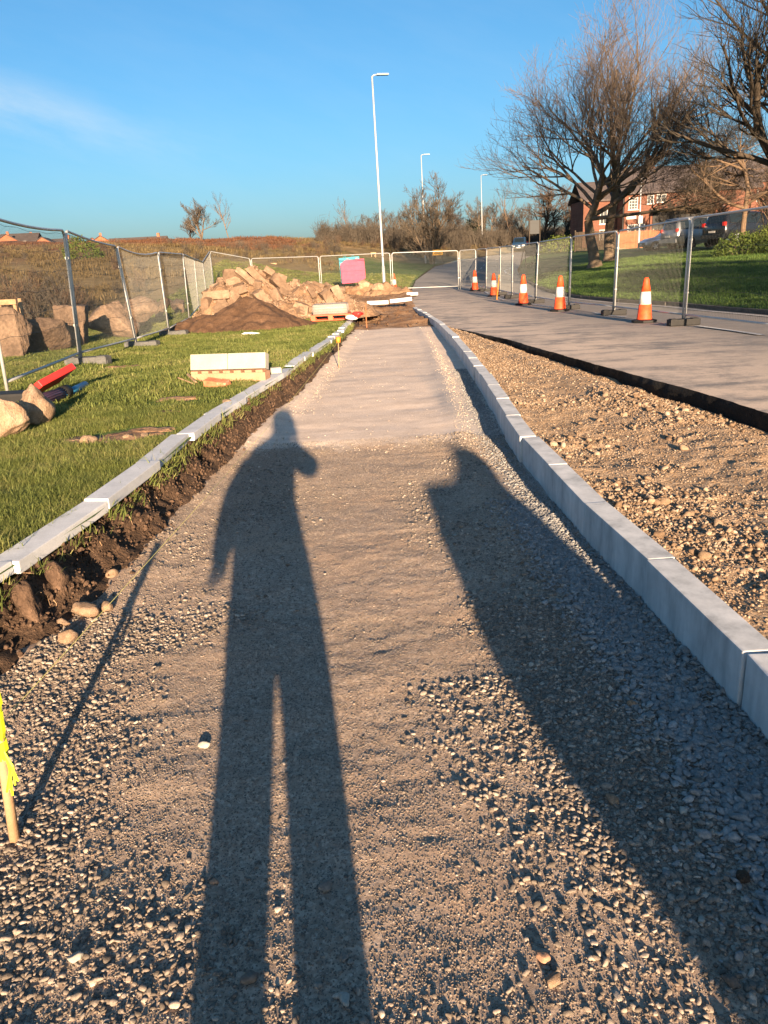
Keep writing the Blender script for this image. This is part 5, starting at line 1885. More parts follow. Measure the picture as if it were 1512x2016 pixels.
# trees further up the road
T2 = tree('bare_tree', (0, 0, -50), ((52, 8.0, .16, .2, [8, 7, 6, 4], .70, 1.0), dict(twig_r=.014, wob=.13, ratio=.60, len0=.58, stems=2)), ('bark', 'twig_grey'), 'x')
T3 = tree('bare_tree', (0, 0, -50), ((57, 8.5, .2, .12, [10, 8, 7, 4], .85, .5), dict(twig_r=.016, wob=.16, ratio=.62, len0=.55)), ('bark_dark', 'twig_brown'), 'x')
T4 = tree('bare_tree', (0, 0, -50), ((63, 9.0, .10, .25, [11, 7, 5], .55, 1.0), dict(twig_r=.011, wob=.10, ratio=.45, len0=.8)), ('bark_pale', 'twig_grey'), 'x')
for o in [o for o in COL.objects if o.get('label') == 'x']:
    for ch in list(o.children):
        bpy.data.objects.remove(ch)
    bpy.data.objects.remove(o)
far = [  # px, base py, Y, proto, scale, rz, label
    (955, 494, 128, T2, 1.15, .3, 'bare fan-shaped tree beside the farthest lamp post'),
    (925, 500, 132, T3, .75, 1.3, 'low dark tree left of the farthest lamp post'),
    (1005, 488, 122, T4, 1.0, .2, 'slim pale-trunked tree above the far car'),
    (1022, 487, 126, T2, .95, 2.1, 'bare tree standing behind the far car'),
    (1072, 484, 112, T3, 1.25, .7, 'dense brown tree beside the grey sign back'),
    (1112, 484, 120, T3, 1.0, 2.6, 'dense brown tree between the grey sign and the brick house'),
    (1142, 480, 140, T2, 1.0, 4.0, 'pinkish bare tree at the corner of the brick house'),
    (985, 492, 150, T3, .9, 3.3, 'dark rounded tree beyond the far bend'),
    (400, 500, 96, T2, .72, 1.0, 'bare bushy tree on the rise above the soil heap'),
    (378, 492, 100, T3, .42, 1.0, 'small brown bush on the rise beside the bare tree'),
    (452, 478, 104, T4, .62, 1.0, 'slender birch-like tree near the crest of the rise'),
    (690, 486, 110, T4, .60, 2.0, 'slim bare tree at the end of the red rise'),
    (740, 488, 104, T2, .62, 2.5, 'bare tree in the hedge behind the tallest lamp post'),
    (775, 486, 108, T2, .66, 5.5, 'bare tree in the hedge beside the many-stemmed tree'),
    (905, 498, 118, T3, .7, 5.0, 'brown hedge tree right of the many-stemmed tree'),
    (1395, 470, 74, T3, .95, .4, 'brown bare tree behind the silver van'),
    (1500, 440, 66, T3, 1.0, 2.2, 'bare tree behind the black car at the picture edge'),
    (1330, 466, 84, T2, .8, 1.2, 'thin bare tree in front of the lean-to'),
]
for px, py, Y, sh, sc, rz0, lab in far:
    q = ony(px, py, Y)
    zf = z_right if px > 930 else z_left
    zz = float(zf(q[0], Y))
    tree('bare_tree', (q[0], Y, zz - .1), None, None, lab, group='bare trees in the distance', scale=sc, rz=rz0, shared=sh)
# trees beside and behind the viewpoint, out of the frame: their shadows stripe the lawn
for x, y, sc, sh, rz0, lab in [(15.5, 3, 1.15, T3, .4, 'bare brown tree on the lawn well outside the frame, tree one of the shading group'), (19.5, -2, 1.25, T3, 1.9, 'bare brown tree on the lawn outside the frame, behind the first shading tree'), (13.2, -7, 1.2, T3, 3.1, 'bare brown tree standing level with the added shadow form across the road'), (24.5, 4, 1.2, T3, 4.4, 'bare brown tree on the lawn farthest from the road, outside the frame')]:
    tree('bare_tree', (x, y, rz_(x, y)), None, None, lab, group='bare trees shading the lawn', scale=sc, rz=rz0, shared=sh)

# scrub: tangles of stems on the rise and along the far hedge
def scrub_mesh(seed, n, h, r, spread=.5):
    R = random.Random(seed)
    segs = []
    for i in range(n):
        a = R.uniform(0, 6.283)
        b0 = (R.gauss(0, h * .12), R.gauss(0, h * .12), -.1)
        d = (math.cos(a) * R.uniform(.1, spread), math.sin(a) * R.uniform(.1, spread), 1)
        L = h * R.uniform(.45, 1.0)
        p1 = tuple(b0[c] + d[c] * L * .5 for c in range(3))
        p2 = tuple(p1[c] + (d[c] + R.gauss(0, .25)) * L * .5 for c in range(3))
        segs += [(b0, p1, r, r * .8), (p1, p2, r * .8, r * .4)]
        for k in range(5):
            t = R.uniform(.2, 1)
            q0 = tuple(p1[c] + (p2[c] - p1[c]) * t if k > 1 else b0[c] + (p1[c] - b0[c]) * t for c in range(3))
            q1 = tuple(q0[c] + (d[c] * .5 + R.gauss(0, .45)) * L * .3 for c in range(3))
            segs.append((q0, q1, r * .55, r * .3))
    return seg_mesh('scrub', segs, 3)


sc_grey = [scrub_mesh(800 + i, 34, 1.9, .022) for i in range(3)]
sc_brown = [scrub_mesh(810 + i, 34, 1.8, .022) for i in range(3)]
dry = [tuft(820 + i, 50, .15, .5, .45, .02, .8) for i in range(3)]
dryr = [tuft(830 + i, 50, .12, .34, .5, .025, .9) for i in range(3)]
M['dry_red'] = blade_mat('bracken', [(0.0, (.11, .05, .026)), (0.5, (.185, .09, .048)), (1.0, (.25, .145, .085))])


def place(n, xa, xb, ya, yb, fn, zf):
    x, y = rg.uniform(xa, xb, n), rg.uniform(ya, yb, n)
    k = rg.rand(n) < fn(x, y)
    x, y = x[k], y[k]
    P = np.stack([x, y, zf(x, y)], 1)
    return P[in_view(P, 120, 60)]


def rough_zone(x, y):
    left = (x < -11.0 - .02 * y)
    back = (y > 62) & (x < -3 + .0 * y)
    back2 = y > 90
    return ((left | back | back2) & (x < xB(y) - 3)).astype(float)


P = place(6500, -75, 20, 20, 112, lambda x, y: rough_zone(x, y) * .9, z_left)
hiP = P[:, 2] + 2.2 * fbm(P[:, 0] * .06, P[:, 1] * .06, 201, 3) > 5.0
for nm, sel_, pr, mt in (('rough_grass', ~hiP, dry, 'dry_grass'), ('bracken', hiP, dryr, 'dry_red')):
    Q = P[sel_]
    n = len(Q)
    scatter(nm, [(m_, M[mt]) for m_ in pr], Q, np.stack([rg.normal(0, .1, n), rg.normal(0, .1, n), rg.uniform(0, 6.28, n)], 1), np.repeat(rg.uniform(.4, 1.0, (n, 1)), 3, 1), rg.randint(0, 3, n), verge)
den = lambda x, y: rough_zone(x, y) * np.clip(.12 + 2.2 * np.maximum(0, fbm(x * .09 + 3, y * .07, 211, 3) - .0) + .35 * sstep(46, 30, y) * (x < -9) + .5 * sstep(90, 100, y) * (x > -14), 0, 1) * np.where((y > 78) & (x < -6), 0, 1)
P = place(4200, -70, 26, 24, 111, den, z_left)
g1 = rg.rand(len(P)) < .62
for nm, sel_, pr, mt in (('scrub', g1, sc_grey, 'twig_grey'), ('scrub', ~g1, sc_brown, 'twig_brown')):
    Q = P[sel_]
    n = len(Q)
    s0 = rg.uniform(.5, 1.15, (n, 1))
    s0[Q[:, 0] >= -6] *= .5
    s0[Q[:, 0] < -6] *= np.interp(Q[Q[:, 0] < -6][:, 1], [25, 45, 78], [.95, .6, .38])[:, None]
    scatter(nm, [(m_, M[mt]) for m_ in pr], Q, np.stack([rg.normal(0, .08, n), rg.normal(0, .08, n), rg.uniform(0, 6.28, n)], 1), np.repeat(s0, 3, 1), rg.randint(0, 3, n), verge)
# hedge belt behind the bend
hx = rg.uniform(-6, 75, 2600)
hy = rg.uniform(96, 165, 2600)
ok_ = (hx < xB(hy) - 4) & (hy > 96 + .25 * np.maximum(hx, 0))
hx, hy = hx[ok_], hy[ok_]
P = np.stack([hx, hy, z_left(hx, hy)], 1)
n = len(P)
scatter('hedgerow', [(m_, M['twig_grey']) for m_ in [scrub_mesh(840 + i, 40, 3.2, .035) for i in range(3)]], P, np.stack([np.zeros(n), np.zeros(n), rg.uniform(0, 6.28, n)], 1), np.repeat(rg.uniform(.35, .8, (n, 1)), 3, 1), rg.randint(0, 3, n), verge)
hx, hy = rg.uniform(22, 110, 2200), rg.uniform(112, 190, 2200)
ok_ = (hx > xF(hy) + 6)
hx, hy = hx[ok_], hy[ok_]
P = np.stack([hx, hy, z_right(hx, hy)], 1)
n = len(P)
scatter('hedgerow', [(m_, M['twig_grey']) for m_ in [scrub_mesh(850 + i, 40, 3.4, .035) for i in range(3)]], P, np.stack([np.zeros(n), np.zeros(n), rg.uniform(0, 6.28, n)], 1), np.repeat(rg.uniform(.6, 1.4, (n, 1)), 3, 1), rg.randint(0, 3, n), lawn)


# leafy bushes
def leaf_mesh(seed, n, R_, size):
    r = np.random.RandomState(seed)
    V, F = [], []
    for i in range(n):
        d = r.normal(size=3)
        d /= np.linalg.norm(d)
        d[2] = abs(d[2])
        lob = 1 + .28 * vn3(d[None] * 2.3 + seed, seed)[0]
        c = d * np.array(R_) * lob * r.uniform(.55, 1.0) ** .5
        a, b = r.normal(size=3), r.normal(size=3)
        a /= np.linalg.norm(a)
        b = np.cross(a, b)
        b /= np.linalg.norm(b)
        s = size * r.uniform(.6, 1.3)
        k = len(V)
        V += [c - a * s, c + b * s * .5, c + a * s, c - b * s * .5]
        F.append((k, k + 1, k + 2, k + 3))
    return npmesh('leaves', np.array(V), np.array(F))


def bush(px, py, Y, R_, n, size, mat, lab, zf, stems=10):
    q_ = ony(px, py, Y)
    zz = float(zf(q_[0], Y))
    e = empty('leafy_bush', (q_[0], Y, zz), label=lab, cat='bush')
    ob('leaves', leaf_mesh(int(px), n, R_, size), M[mat], e, False)
    R = random.Random(int(px))
    segs = []
    for i in range(stems):
        a = R.uniform(0, 6.28)
        segs.append(((R.gauss(0, .1), R.gauss(0, .1), -.1), (math.cos(a) * R_[0] * R.uniform(.3, .85), math.sin(a) * R_[1] * R.uniform(.3, .85), R_[2] * R.uniform(.5, .95)), .018, .008))
    ob('stems', seg_mesh('stems', segs, 4), M['bark'], e, False)


bush(1462, 492, 36.5, (1.35, 1.1, 1.0), 3000, .055, 'leaf_bush', 'bright yellow green leafy bush around the pale trunk', z_right)
bush(1512, 484, 37.0, (1.0, .9, 1.25), 1800, .055, 'leaf_bush', 'taller green bush at the picture edge beside the pale trunk', z_right)
bush(1100, 498, 88, (2.2, 1.6, 1.7), 1600, .11, 'leaf_bush', 'green bush at the foot of the grey sign posts', z_right)
bush(930, 500, 128, (2.6, 2.0, 3.6), 1500, .16, 'evergreen', 'dark evergreen shrub beside the farthest lamp post', z_left)
bush(1135, 478, 104, (2.0, 1.5, 2.6), 1500, .13, 'evergreen', 'dark green shrub at the corner of the brick house', z_right)
bush(170, 560, 60, (1.5, 1.2, 1.6), 1200, .09, 'leaf_bush', 'lone green shrub on the tan slope behind the fence', z_left)

# ================================================================== houses
def gable_house(name, loc, w, d, h, rh, rz, mats, lab, wins=(), group=None, chim=True):
    e = empty(name, loc, rz, label=lab, cat='house', group=group)
    mb = MB()
    V = [(-w / 2, -d / 2, -1), (w / 2, -d / 2, -1), (w / 2, d / 2, -1), (-w / 2, d / 2, -1), (-w / 2, -d / 2, h), (w / 2, -d / 2, h), (w / 2, d / 2, h), (-w / 2, d / 2, h), (-w / 2, 0, h + rh), (w / 2, 0, h + rh)]
    F = [(0, 1, 5, 4), (2, 3, 7, 6), (1, 2, 6, 9, 5), (3, 0, 4, 8, 7)]
    mb.add(V, F)
    mb.build('wall', M[mats[0]], e, False, False)
    mb = MB()
    o_ = .3
    for s in (-1, 1):
        V = [(-w / 2 - o_, s * (d / 2 + o_), h - .12), (w / 2 + o_, s * (d / 2 + o_), h - .12), (w / 2 + o_, 0, h + rh + .06), (-w / 2 - o_, 0, h + rh + .06)]
        V += [(x, y, z + .14) for x, y, z in V]
        mb.add(V, [(0, 1, 2, 3), (7, 6, 5, 4), (0, 4, 5, 1), (1, 5, 6, 2), (3, 7, 4, 0)])
    r = mb.build('roof', M[mats[1]], e, False, False)
    if chim:
        MB().box((w * .3, 0, h + rh + .3), (.6, .5, 1.2)).build('chimney', M[mats[0]], r, False, False)
    for (cx, cz, ww, hh) in wins:
        window(e, cx, -d / 2, cz, ww, hh)
    return e


def window(e, cx, y, cz, ww, hh, nx=2, nz=3):
    f = MB()
    t = .09
    f.box((cx, y - .03, cz + hh / 2 - t / 2), (ww, .08, t)).box((cx, y - .03, cz - hh / 2 + t / 2), (ww, .08, t))
    f.box((cx - ww / 2 + t / 2, y - .03, cz), (t, .078, hh - 2 * t)).box((cx + ww / 2 - t / 2, y - .03, cz), (t, .078, hh - 2 * t))
    for i in range(1, nx):
        f.box((cx - ww / 2 + ww * i / nx, y - .03, cz), (.05, .06, hh - 2 * t))
    for i in range(1, nz):
        f.box((cx, y - .03, cz - hh / 2 + hh * i / nz), (ww - 2 * t, .056, .05))
    fo = f.build('window', M['white_frame'], e, False, False)
    MB().box((cx, y - .012, cz), (ww - .06, .016, hh - .06)).build('pane', M['glass'], fo, False, False)
    MB().box((cx, y - .07, cz - hh / 2 - .04), (ww + .2, .16, .08)).build('sill', M['white_frame'], fo, False, False)


def brick_material():
    m, nt, b = new_mat('house_brick', 0.9, 0, .2)
    v = nd(nt, "ShaderNodeMapping", {"Vector": objc(nt), "Rotation": (math.pi / 2, 0, 0)}).outputs[0]
    br = nd(nt, "ShaderNodeTexBrick", {"Vector": v, "Color1": (.135, .046, .027, 1), "Color2": (.18, .066, .04, 1), "Mortar": (.15, .115, .09, 1), "Scale": 1.0, "Mortar Size": .008, "Brick Width": .225, "Row Height": .075})
    c = mix(nt, 1.0, br.outputs[0], ramp(nt, noise(nt, objc(nt), .9, 5), [(.3, (.8,) * 3), (.7, (1.15,) * 3)]), 'MULTIPLY')
    nt.links.new(c, b.inputs["Base Color"])
    return m


M['brick'] = brick_material()
YH = 92
q = ony(1226, 487, YH)
xl = q[0]
zb = q[2] - .3
e = empty('brick_house', (xl, YH, zb), label='red brick house with white windows behind the bare trees', cat='house')
tz = lambda py: ony(1245, py, YH)[2] - zb
tx = lambda px: ony(px, 430, YH)[0] - xl
he = tz(383)
MB().box((7.5, 4, he / 2 - .5), (15, 8, he + 1)).build('wall', M['brick'], e, False, False)
MB().box((-2.0, 5.6, he / 2 - .6), (3.96, 6, he + .8)).build('side_wing', M['brick'], e, False, False)
mb = MB()
V = [(-.5, -.5, he), (15.5, -.5, he), (15.5, 4, he + 3.0), (-.5, 4, he + 3.0), (15.5, 8.5, he), (-.5, 8.5, he)]
V += [(x, y, z + .2) for x, y, z in V]
mb.add(V, [(0, 1, 2, 3), (3, 2, 4, 5), (9, 8, 7, 6), (11, 10, 8, 9), (0, 6, 7, 1), (4, 10, 11, 5), (0, 3, 9, 6), (3, 5, 11, 9), (1, 7, 8, 2), (2, 8, 10, 4)])
rf = mb.build('roof', M['slate'], e, False, False)
MB().box((4, 4, he + 3.6), (.9, .7, 1.5)).build('chimney', M['brick'], rf, False, False)
mb = MB()
V = [(-4.3, 2.3, he - .4), (-.03, 2.3, he - .4), (-.03, 5.6, he + 1.8), (-4.3, 5.6, he + 1.8), (-.03, 8.9, he - .4), (-4.3, 8.9, he - .4)]
V += [(x, y, z + .2) for x, y, z in V]
mb.add(V, [(0, 1, 2, 3), (3, 2, 4, 5), (9, 8, 7, 6), (11, 10, 8, 9), (0, 6, 7, 1), (4, 10, 11, 5), (0, 3, 9, 6), (3, 5, 11, 9), (1, 7, 8, 2), (2, 8, 10, 4)])
mb.build('wing_roof', M['slate'], e, False, False)
for (x0, x1, y0, y1, nx, nz) in [(1236, 1254, 389, 413, 3, 4), (1272, 1285, 386, 403, 2, 2), (1290, 1309, 385, 401, 2, 2), (1236, 1270, 442, 456, 5, 2)]:
    window(e, (tx(x0) + tx(x1)) / 2, 0, (tz(y0) + tz(y1)) / 2, tx(x1) - tx(x0), tz(y0) - tz(y1), nx, nz)
MB().box(((tx(1233) + tx(1252)) / 2, -.04, tz(428)), (tx(1252) - tx(1233), .06, tz(425) - tz(432))).build('name_board', M['white_frame'], e, False, False)
for (cx, cz, ww, hh) in [(-1.6, tz(422), .9, 1.6), (-1.6, tz(458), .9, 1.1)]:
    window(e, cx, 2.6, cz, ww, hh, 2, 2)
MB().box((-.14, -.06, he / 2), (.09, .09, he)).build('downpipe', M['black_plastic'], e, False, False)
# lean-to with its opening's shade drawn as a black panel
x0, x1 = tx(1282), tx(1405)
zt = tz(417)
MB().box(((x0 + x1) / 2, -1.3, zt), (x1 - x0, 2.6, .16)).build('lean_to_roof', M['slate'], e, False, False)
for k in range(4):
    MB().box((x0 + .1 + (x1 - x0 - .2) * k / 3, -2.5, zt / 2 - .1), (.12, .12, zt)).build('lean_to_post', M['black_plastic'], e, False, False)
MB().box(((x0 + x1) / 2, -.06, zt * .5), (x1 - x0 - .3, .08, zt - .25)).build('opening_shade', M['black_plastic'], e, False, False)

# second house further along the slope
q = ony(1476, 425, 98)
zb2 = float(z_right(q[0], 98))
e2 = gable_house('brick_house', (q[0] + 1.5, 98 + 3, zb2), 13, 7, 6.3, 2.6, 0, ('brick', 'slate'), 'second red brick house high behind the small pale-trunked tree', wins=[(-4.2, 4.6, 1.5, 1.6), (-1.6, 4.7, 1.2, 1.3), (1.2, 4.7, 1.8, 1.3), (-3.6, 1.8, 1.8, 1.5), (1.0, 1.8, 1.8, 1.5)])

# timber garden fence before the brick house
q0, q1 = ony(1214, 492, 80), ony(1311, 489, 80)
e = empty('garden_fence', (q0[0], 80, q0[2]), label='orange timber garden fence in front of the brick house', cat='garden fence')
L = q1[0] - q0[0]
hh = 1.85
mb = MB()
for k in range(int(L / .125)):
    mb.box((k * .125 + .06, rg.normal(0, .01), hh / 2 - .15), (.10, .025, hh + rg.normal(0, .02)))
mb.build('picket', M['timber_orange'], e, False, False, kind='stuff')
for k in range(int(L / 1.8) + 1):
    MB().box((k * 1.8, .08, hh / 2 - .1), (.1, .1, hh + .1)).build('post', M['timber'], e, False, False)
for z in (.35, 1.4):
    MB().box((L / 2, .04, z), (L, .04, .09)).build('rail', M['timber_orange'], e, False, False)
MB().box((L / 2, -.1, -.05), (L, .2, .25)).build('gravel_board', M['oldkerb'], e, False, False)
q0, q1 = ony(1132, 492, 78), ony(1212, 492, 79)
e = empty('garden_fence', (q0[0], 78, q0[2]), label='dark timber fence behind the twin trunks', cat='garden fence')
L = q1[0] - q0[0]
mb = MB()
for k in range(int(L / .16)):
    mb.box((k * .16 + .06, 0, .75), (.13, .03, 1.75 + rg.normal(0, .02)))
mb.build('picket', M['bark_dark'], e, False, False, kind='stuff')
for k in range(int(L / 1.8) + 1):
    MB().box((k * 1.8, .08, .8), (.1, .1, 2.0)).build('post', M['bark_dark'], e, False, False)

# houses on the skyline
sky_h = [(12, 454, 7, .35), (38, 452, 8, .1), (62, 455, 7.5, .5), (88, 462, 8, .2), (110, 464, 9, 0), (176, 462, 7.5, .45), (198, 468, 6.5, .3), (252, 470, 8, .1), (290, 470, 9, 0)]
for i, (px, pyt, w, rz0) in enumerate(sky_h):
    Y = 178 + (i % 3) * 7
    q = ony(px, pyt, Y)
    zg = float(z_left(q[0], Y))
    top = q[2]
    rh = 2.3
    hh = max(top - zg - rh, 2.0)
    gable_house('far_house', (q[0], Y, zg), w, 7.5, hh - 1.0, rh, rz0 + (math.pi / 2 if i in (0, 2, 3, 5, 6) else 0), ('farbrick', 'farroof'),
                ['orange brick house at the end of the skyline row', 'grey roofed house, second in the skyline row', 'gabled house, third in the skyline row', 'low house, fourth in the skyline row above the fence post', 'long grey roof on the skyline beside the fence post',
                 'orange gabled house on the skyline just past the fence post', 'small orange house beside the gabled one on the skyline', 'dark roof showing alone on the crest', 'pale roof showing farthest along the crest'][i],
                wins=[(-1.6, hh * .7, 1.1, 1.2), (1.6, hh * .7, 1.1, 1.2)], group='houses on the skyline', chim=i % 2 == 0)

# ================================================================== cars
def car(loc, rz, prof, W, wheels, wr, paint, lab, rear_lamp=True, roof_rails=False):
    """prof: list of (x, zlow, zbelt, zroof, half-width scale); front is +x"""
    e = empty('car', loc, rz, label=lab, cat='car')
    P_ = np.array(prof, float)
    n = len(P_)
    rings = []
    for x, zl, zb_, zr, ws in P_:
        hw = W / 2 * ws
        hr = hw * (.80 if zr - zb_ > .15 else .93)
        rings.append([(x, -hw * .93, zl), (x, -hw, zl + .18), (x, -hw, (zl + zb_) / 2 + .1), (x, -hw * .965, zb_), (x, -hr, zr - .05), (x, -hr * .86, zr), (x, hr * .86, zr), (x, hr, zr - .05), (x, hw * .965, zb_), (x, hw, (zl + zb_) / 2 + .1), (x, hw, zl + .18), (x, hw * .93, zl)])
    k = 12
    V = [p for r in rings for p in r]
    F = []
    for i in range(n - 1):
        for j in range(k):
            F.append((i * k + j, i * k + (j + 1) % k, (i + 1) * k + (j + 1) % k, (i + 1) * k + j))
    F.append(tuple(range(k))[::-1])
    F.append(tuple((n - 1) * k + j for j in range(k)))
    body = MB().add(V, F).build('body', paint, e, True, False)
    # side glass between belt and roof
    for s in (-1, 1):
        idx = [i for i in range(n) if P_[i][3] - P_[i][2] > .22]
        groups = [idx[i:i + 2] for i in range(len(idx) - 1)]
        for a, b in groups:
            q = []
            for (i, jj) in ((a, 3), (b, 3), (b, 4), (a, 4)):
                j = jj if s < 0 else 11 - jj
                q.append(np.array(rings[i][j]))
            c = sum(q) / 4
            q = [c + (v - c) * np.array([.93, 1, .84]) + np.array([0, s * .014, 0]) for v in q]
            MB().add(q, [(0, 1, 2, 3) if s < 0 else (3, 2, 1, 0)]).build('side_window', M['car_glass'], e, False, False)
    # windscreens: the steep faces at either end of the cabin
    for i in range(n - 1):
        a, b = P_[i], P_[i + 1]
        if abs(a[3] - b[3]) > .3:
            q = [np.array(rings[i][5]), np.array(rings[i][6]), np.array(rings[i + 1][6]), np.array(rings[i + 1][5])]
            c = sum(q) / 4
            nn = np.cross(q[1] - q[0], q[3] - q[0])
            nn /= np.linalg.norm(nn)
            if nn[2] < 0:
                nn = -nn
            q = [c + (v - c) * .88 + nn * .016 for v in q]
            MB().add(q, [(0, 1, 2, 3)]).build('windscreen', M['car_glass'], e, False, False)
    for wx in wheels:
        for s in (-1, 1):
            w_e = MB()
            yy = s * (W / 2 - .10)
            a = np.linspace(0, 2 * math.pi, 20, endpoint=False)
            prf = [(.55 * wr, -.10), (.97 * wr, -.10), (wr, -.06), (wr, .06), (.97 * wr, .10), (.60 * wr, .115)]
            V = []
            for r_, t in prf:
                V += [(wx + r_ * math.cos(t2), yy + s * t, wr + r_ * math.sin(t2)) for t2 in a]
            F = [(i * 20 + j, i * 20 + (j + 1) % 20, (i + 1) * 20 + (j + 1) % 20, (i + 1) * 20 + j) for i in range(len(prf) - 1) for j in range(20)]
            w_e.add(V, F)
            wo = w_e.build('wheel', M['tyre'], e, True, False)
            rm = MB()
            for m2 in range(5):
                t2 = m2 / 5 * 2 * math.pi
                rm.add([(wx + .10 * wr * math.cos(t2 - 1.2), yy + s * .118, wr + .10 * wr * math.sin(t2 - 1.2)), (wx + .62 * wr * math.cos(t2 - .28), yy + s * .112, wr + .62 * wr * math.sin(t2 - .28)),
                        (wx + .62 * wr * math.cos(t2 + .28), yy + s * .112, wr + .62 * wr * math.sin(t2 + .28)), (wx + .10 * wr * math.cos(t2 + 1.2), yy + s * .118, wr + .10 * wr * math.sin(t2 + 1.2))], [(0, 1, 2, 3)])
            rm.build('rim', M['rim'], wo, False, False)
            ar = MB()
            V = [(wx + 1.14 * wr * math.cos(t2), s * (W / 2 + .006), wr + 1.14 * wr * math.sin(t2)) for t2 in a]
            ar.add(V, [tuple(range(20))])
            ar.build('wheel_arch', M['black_plastic'], e, False, False)
    xr, xf = P_[0][0], P_[-1][0]
    zt_ = P_[1][2]
    for s in (-1, 1):
        MB().box((xr + .04, s * W * .43, zt_ + (.05 if rear_lamp else -.15)), (.16, .16, .5 if P_[1][3] > 1.4 else .2)).build('tail_lamp', M['tail_lamp'], e, False, False)
        MB().box((xf - .06, s * W * .36, P_[-1][2] - .10), (.18, .34, .16)).build('headlamp', M['head_lamp'], e, False, False)
    MB().box((xr - .02, 0, .48), (.12, W * .94, .24)).build('rear_bumper', paint, e, False, False)
    MB().box((xf + .02, 0, .44), (.12, W * .9, .26)).build('front_bumper', M['black_plastic'], e, False, False)
    MB().box((xf + .085, 0, .47), (.012, .52, .11)).build('number_plate', M['cone_white'], e, False, False)
    MB().box((xr - .085, 0, .75), (.012, .52, .11)).build('number_plate', M['cone_white'], e, False, False)
    return e


mpv = [(-2.35, .42, 1.0, 1.08, .9), (-2.3, .34, 1.05, 1.12, .96), (-2.12, .3, 1.08, 1.80, .98), (-1.3, .28, 1.08, 1.88, 1), (-.1, .28, 1.06, 1.88, 1), (.75, .28, 1.04, 1.80, 1), (1.5, .28, 1.02, 1.14, .99), (2.0, .3, .92, .98, .96), (2.3, .38, .74, .80, .86)]
suv = [(-2.3, .5, 1.05, 1.12, .9), (-2.24, .42, 1.1, 1.2, .97), (-1.95, .36, 1.12, 1.74, .99), (-1.0, .34, 1.12, 1.80, 1), (.0, .34, 1.10, 1.78, 1), (.6, .34, 1.08, 1.70, 1), (1.2, .34, 1.07, 1.14, .99), (2.0, .36, .98, 1.04, .96), (2.3, .44, .8, .86, .86)]
hat = [(-1.95, .4, .85, .92, .9), (-1.9, .32, .9, 1.0, .96), (-1.6, .28, .92, 1.40, .98), (-.8, .26, .92, 1.47, 1), (.1, .26, .90, 1.45, 1), (.9, .26, .88, .95, .98), (1.6, .28, .78, .84, .95), (1.95, .36, .62, .68, .84)]


def put_car(px, py, Y, zf, *a, dz=0.0, **k):
    q_ = ony(px, py, Y)
    zz = float(zf(q_[0], Y))
    return car((q_[0], Y, zz + dz), *a, **k)


put_car(1376, 487, 52, z_right, .26, mpv, 1.86, (-1.4, 1.45), .34, M['car_silver'], 'silver people carrier parked behind the lawn beside the black car', dz=.12)
put_car(1463, 470, 47.5, z_right, .34, suv, 1.9, (-1.38, 1.42), .38, M['car_black'], 'black off-road car parked behind the green bush', dz=.32)
put_car(1318, 489, 56.5, z_right, math.pi - .05, hat, 1.75, (-1.2, 1.25), .31, M['car_blue'], 'low grey blue car whose bonnet shows past the silver people carrier', dz=-.1)
put_car(1023, 501, 108, lambda x, Y: zR(Y), -math.pi / 2 - .25, suv, 1.85, (-1.38, 1.42), .36, M['car_dark_blue'], 'dark blue car coming down the far road with headlamps towards us')

# ================================================================== signs
q = ony(862, 507, 74)
e = empty('road_sign', (q[0], 74, float(z_left(q[0], 74))), label='small orange temporary road sign on the verge behind the far fence', cat='road sign')
a, b = ony(853, 503, 74), ony(873, 491, 74)
zc = (a[2] + b[2]) / 2 - e.location.z
me = bevel_mesh(MB().box((0, 0, zc), (b[0] - a[0], .04, b[2] - a[2])).mesh('plate'), .012)
ob('plate', me, M['sign_orange'], e, False)
for r_, y_ in ((0, .09), (1, -.07)):
    for k in range(6):
        MB().box((-.30 + .12 * k, -.026, zc + y_), (.085, .008, .075)).build('letter_stroke', M['ink'], e, False, False)
for s in (-1, 1):
    MB().tube([(s * .35, .03, zc), (s * .45, .25, -.05)], .02, 6).build('leg', M['sign_grey'], e, False, False)
q = ony(1052, 496, 90)
e = empty('road_sign', (q[0], 90, float(z_right(q[0], 90))), label='back of a large grey sign on two tall posts', cat='road sign')
a, b = ony(1041, 461, 90), ony(1062, 433, 90)
zc, w_, h_ = (a[2] + b[2]) / 2 - e.location.z, b[0] - a[0], b[2] - a[2]
MB().box((0, 0, zc), (w_, .03, h_)).build('plate', M['sign_grey'], e, False, False)
for s in (-1, 1):
    MB().tube([(s * w_ * .5, -.05, -.1), (s * w_ * .5, -.05, zc + h_ * .52)], .06, 8).build('post', M['bark_dark'], e, True, False)
for z in (-.3, .3):
    MB().box((0, -.03, zc + z * h_), (w_, .03, .06)).build('rail', M['sign_grey'], e, False, False)
q = road_at(1060, 548)
e = empty('sign_frame', (q[0] + .8, q[1] + 6, float(z_right(q[0] + 1.2, q[1] + 6))), .4, label='black temporary sign frame seen from behind through the road fence', cat='sign frame')
for x in (-.5, .5):
    MB().tube([(x, 0, 0), (x * .9, .3, 1.5)], .03, 6).build('leg', M['black_plastic'], e, False, False)
    MB().tube([(x, .8, 0), (x * .9, .3, 1.5)], .03, 6).build('leg', M['black_plastic'], e, False, False)
for z in (.25, .8, 1.45):
    MB().tube([(-.47, .06 + .16 * z, z), (.47, .06 + .16 * z, z)], .025, 6).build('crossbar', M['black_plastic'], e, False, False)
MB().box((0, .22, 1.1), (.86, .02, .6), Matrix.Rotation(-.2, 4, 'X')).build('plate', M['sign_grey'], e, False, False)

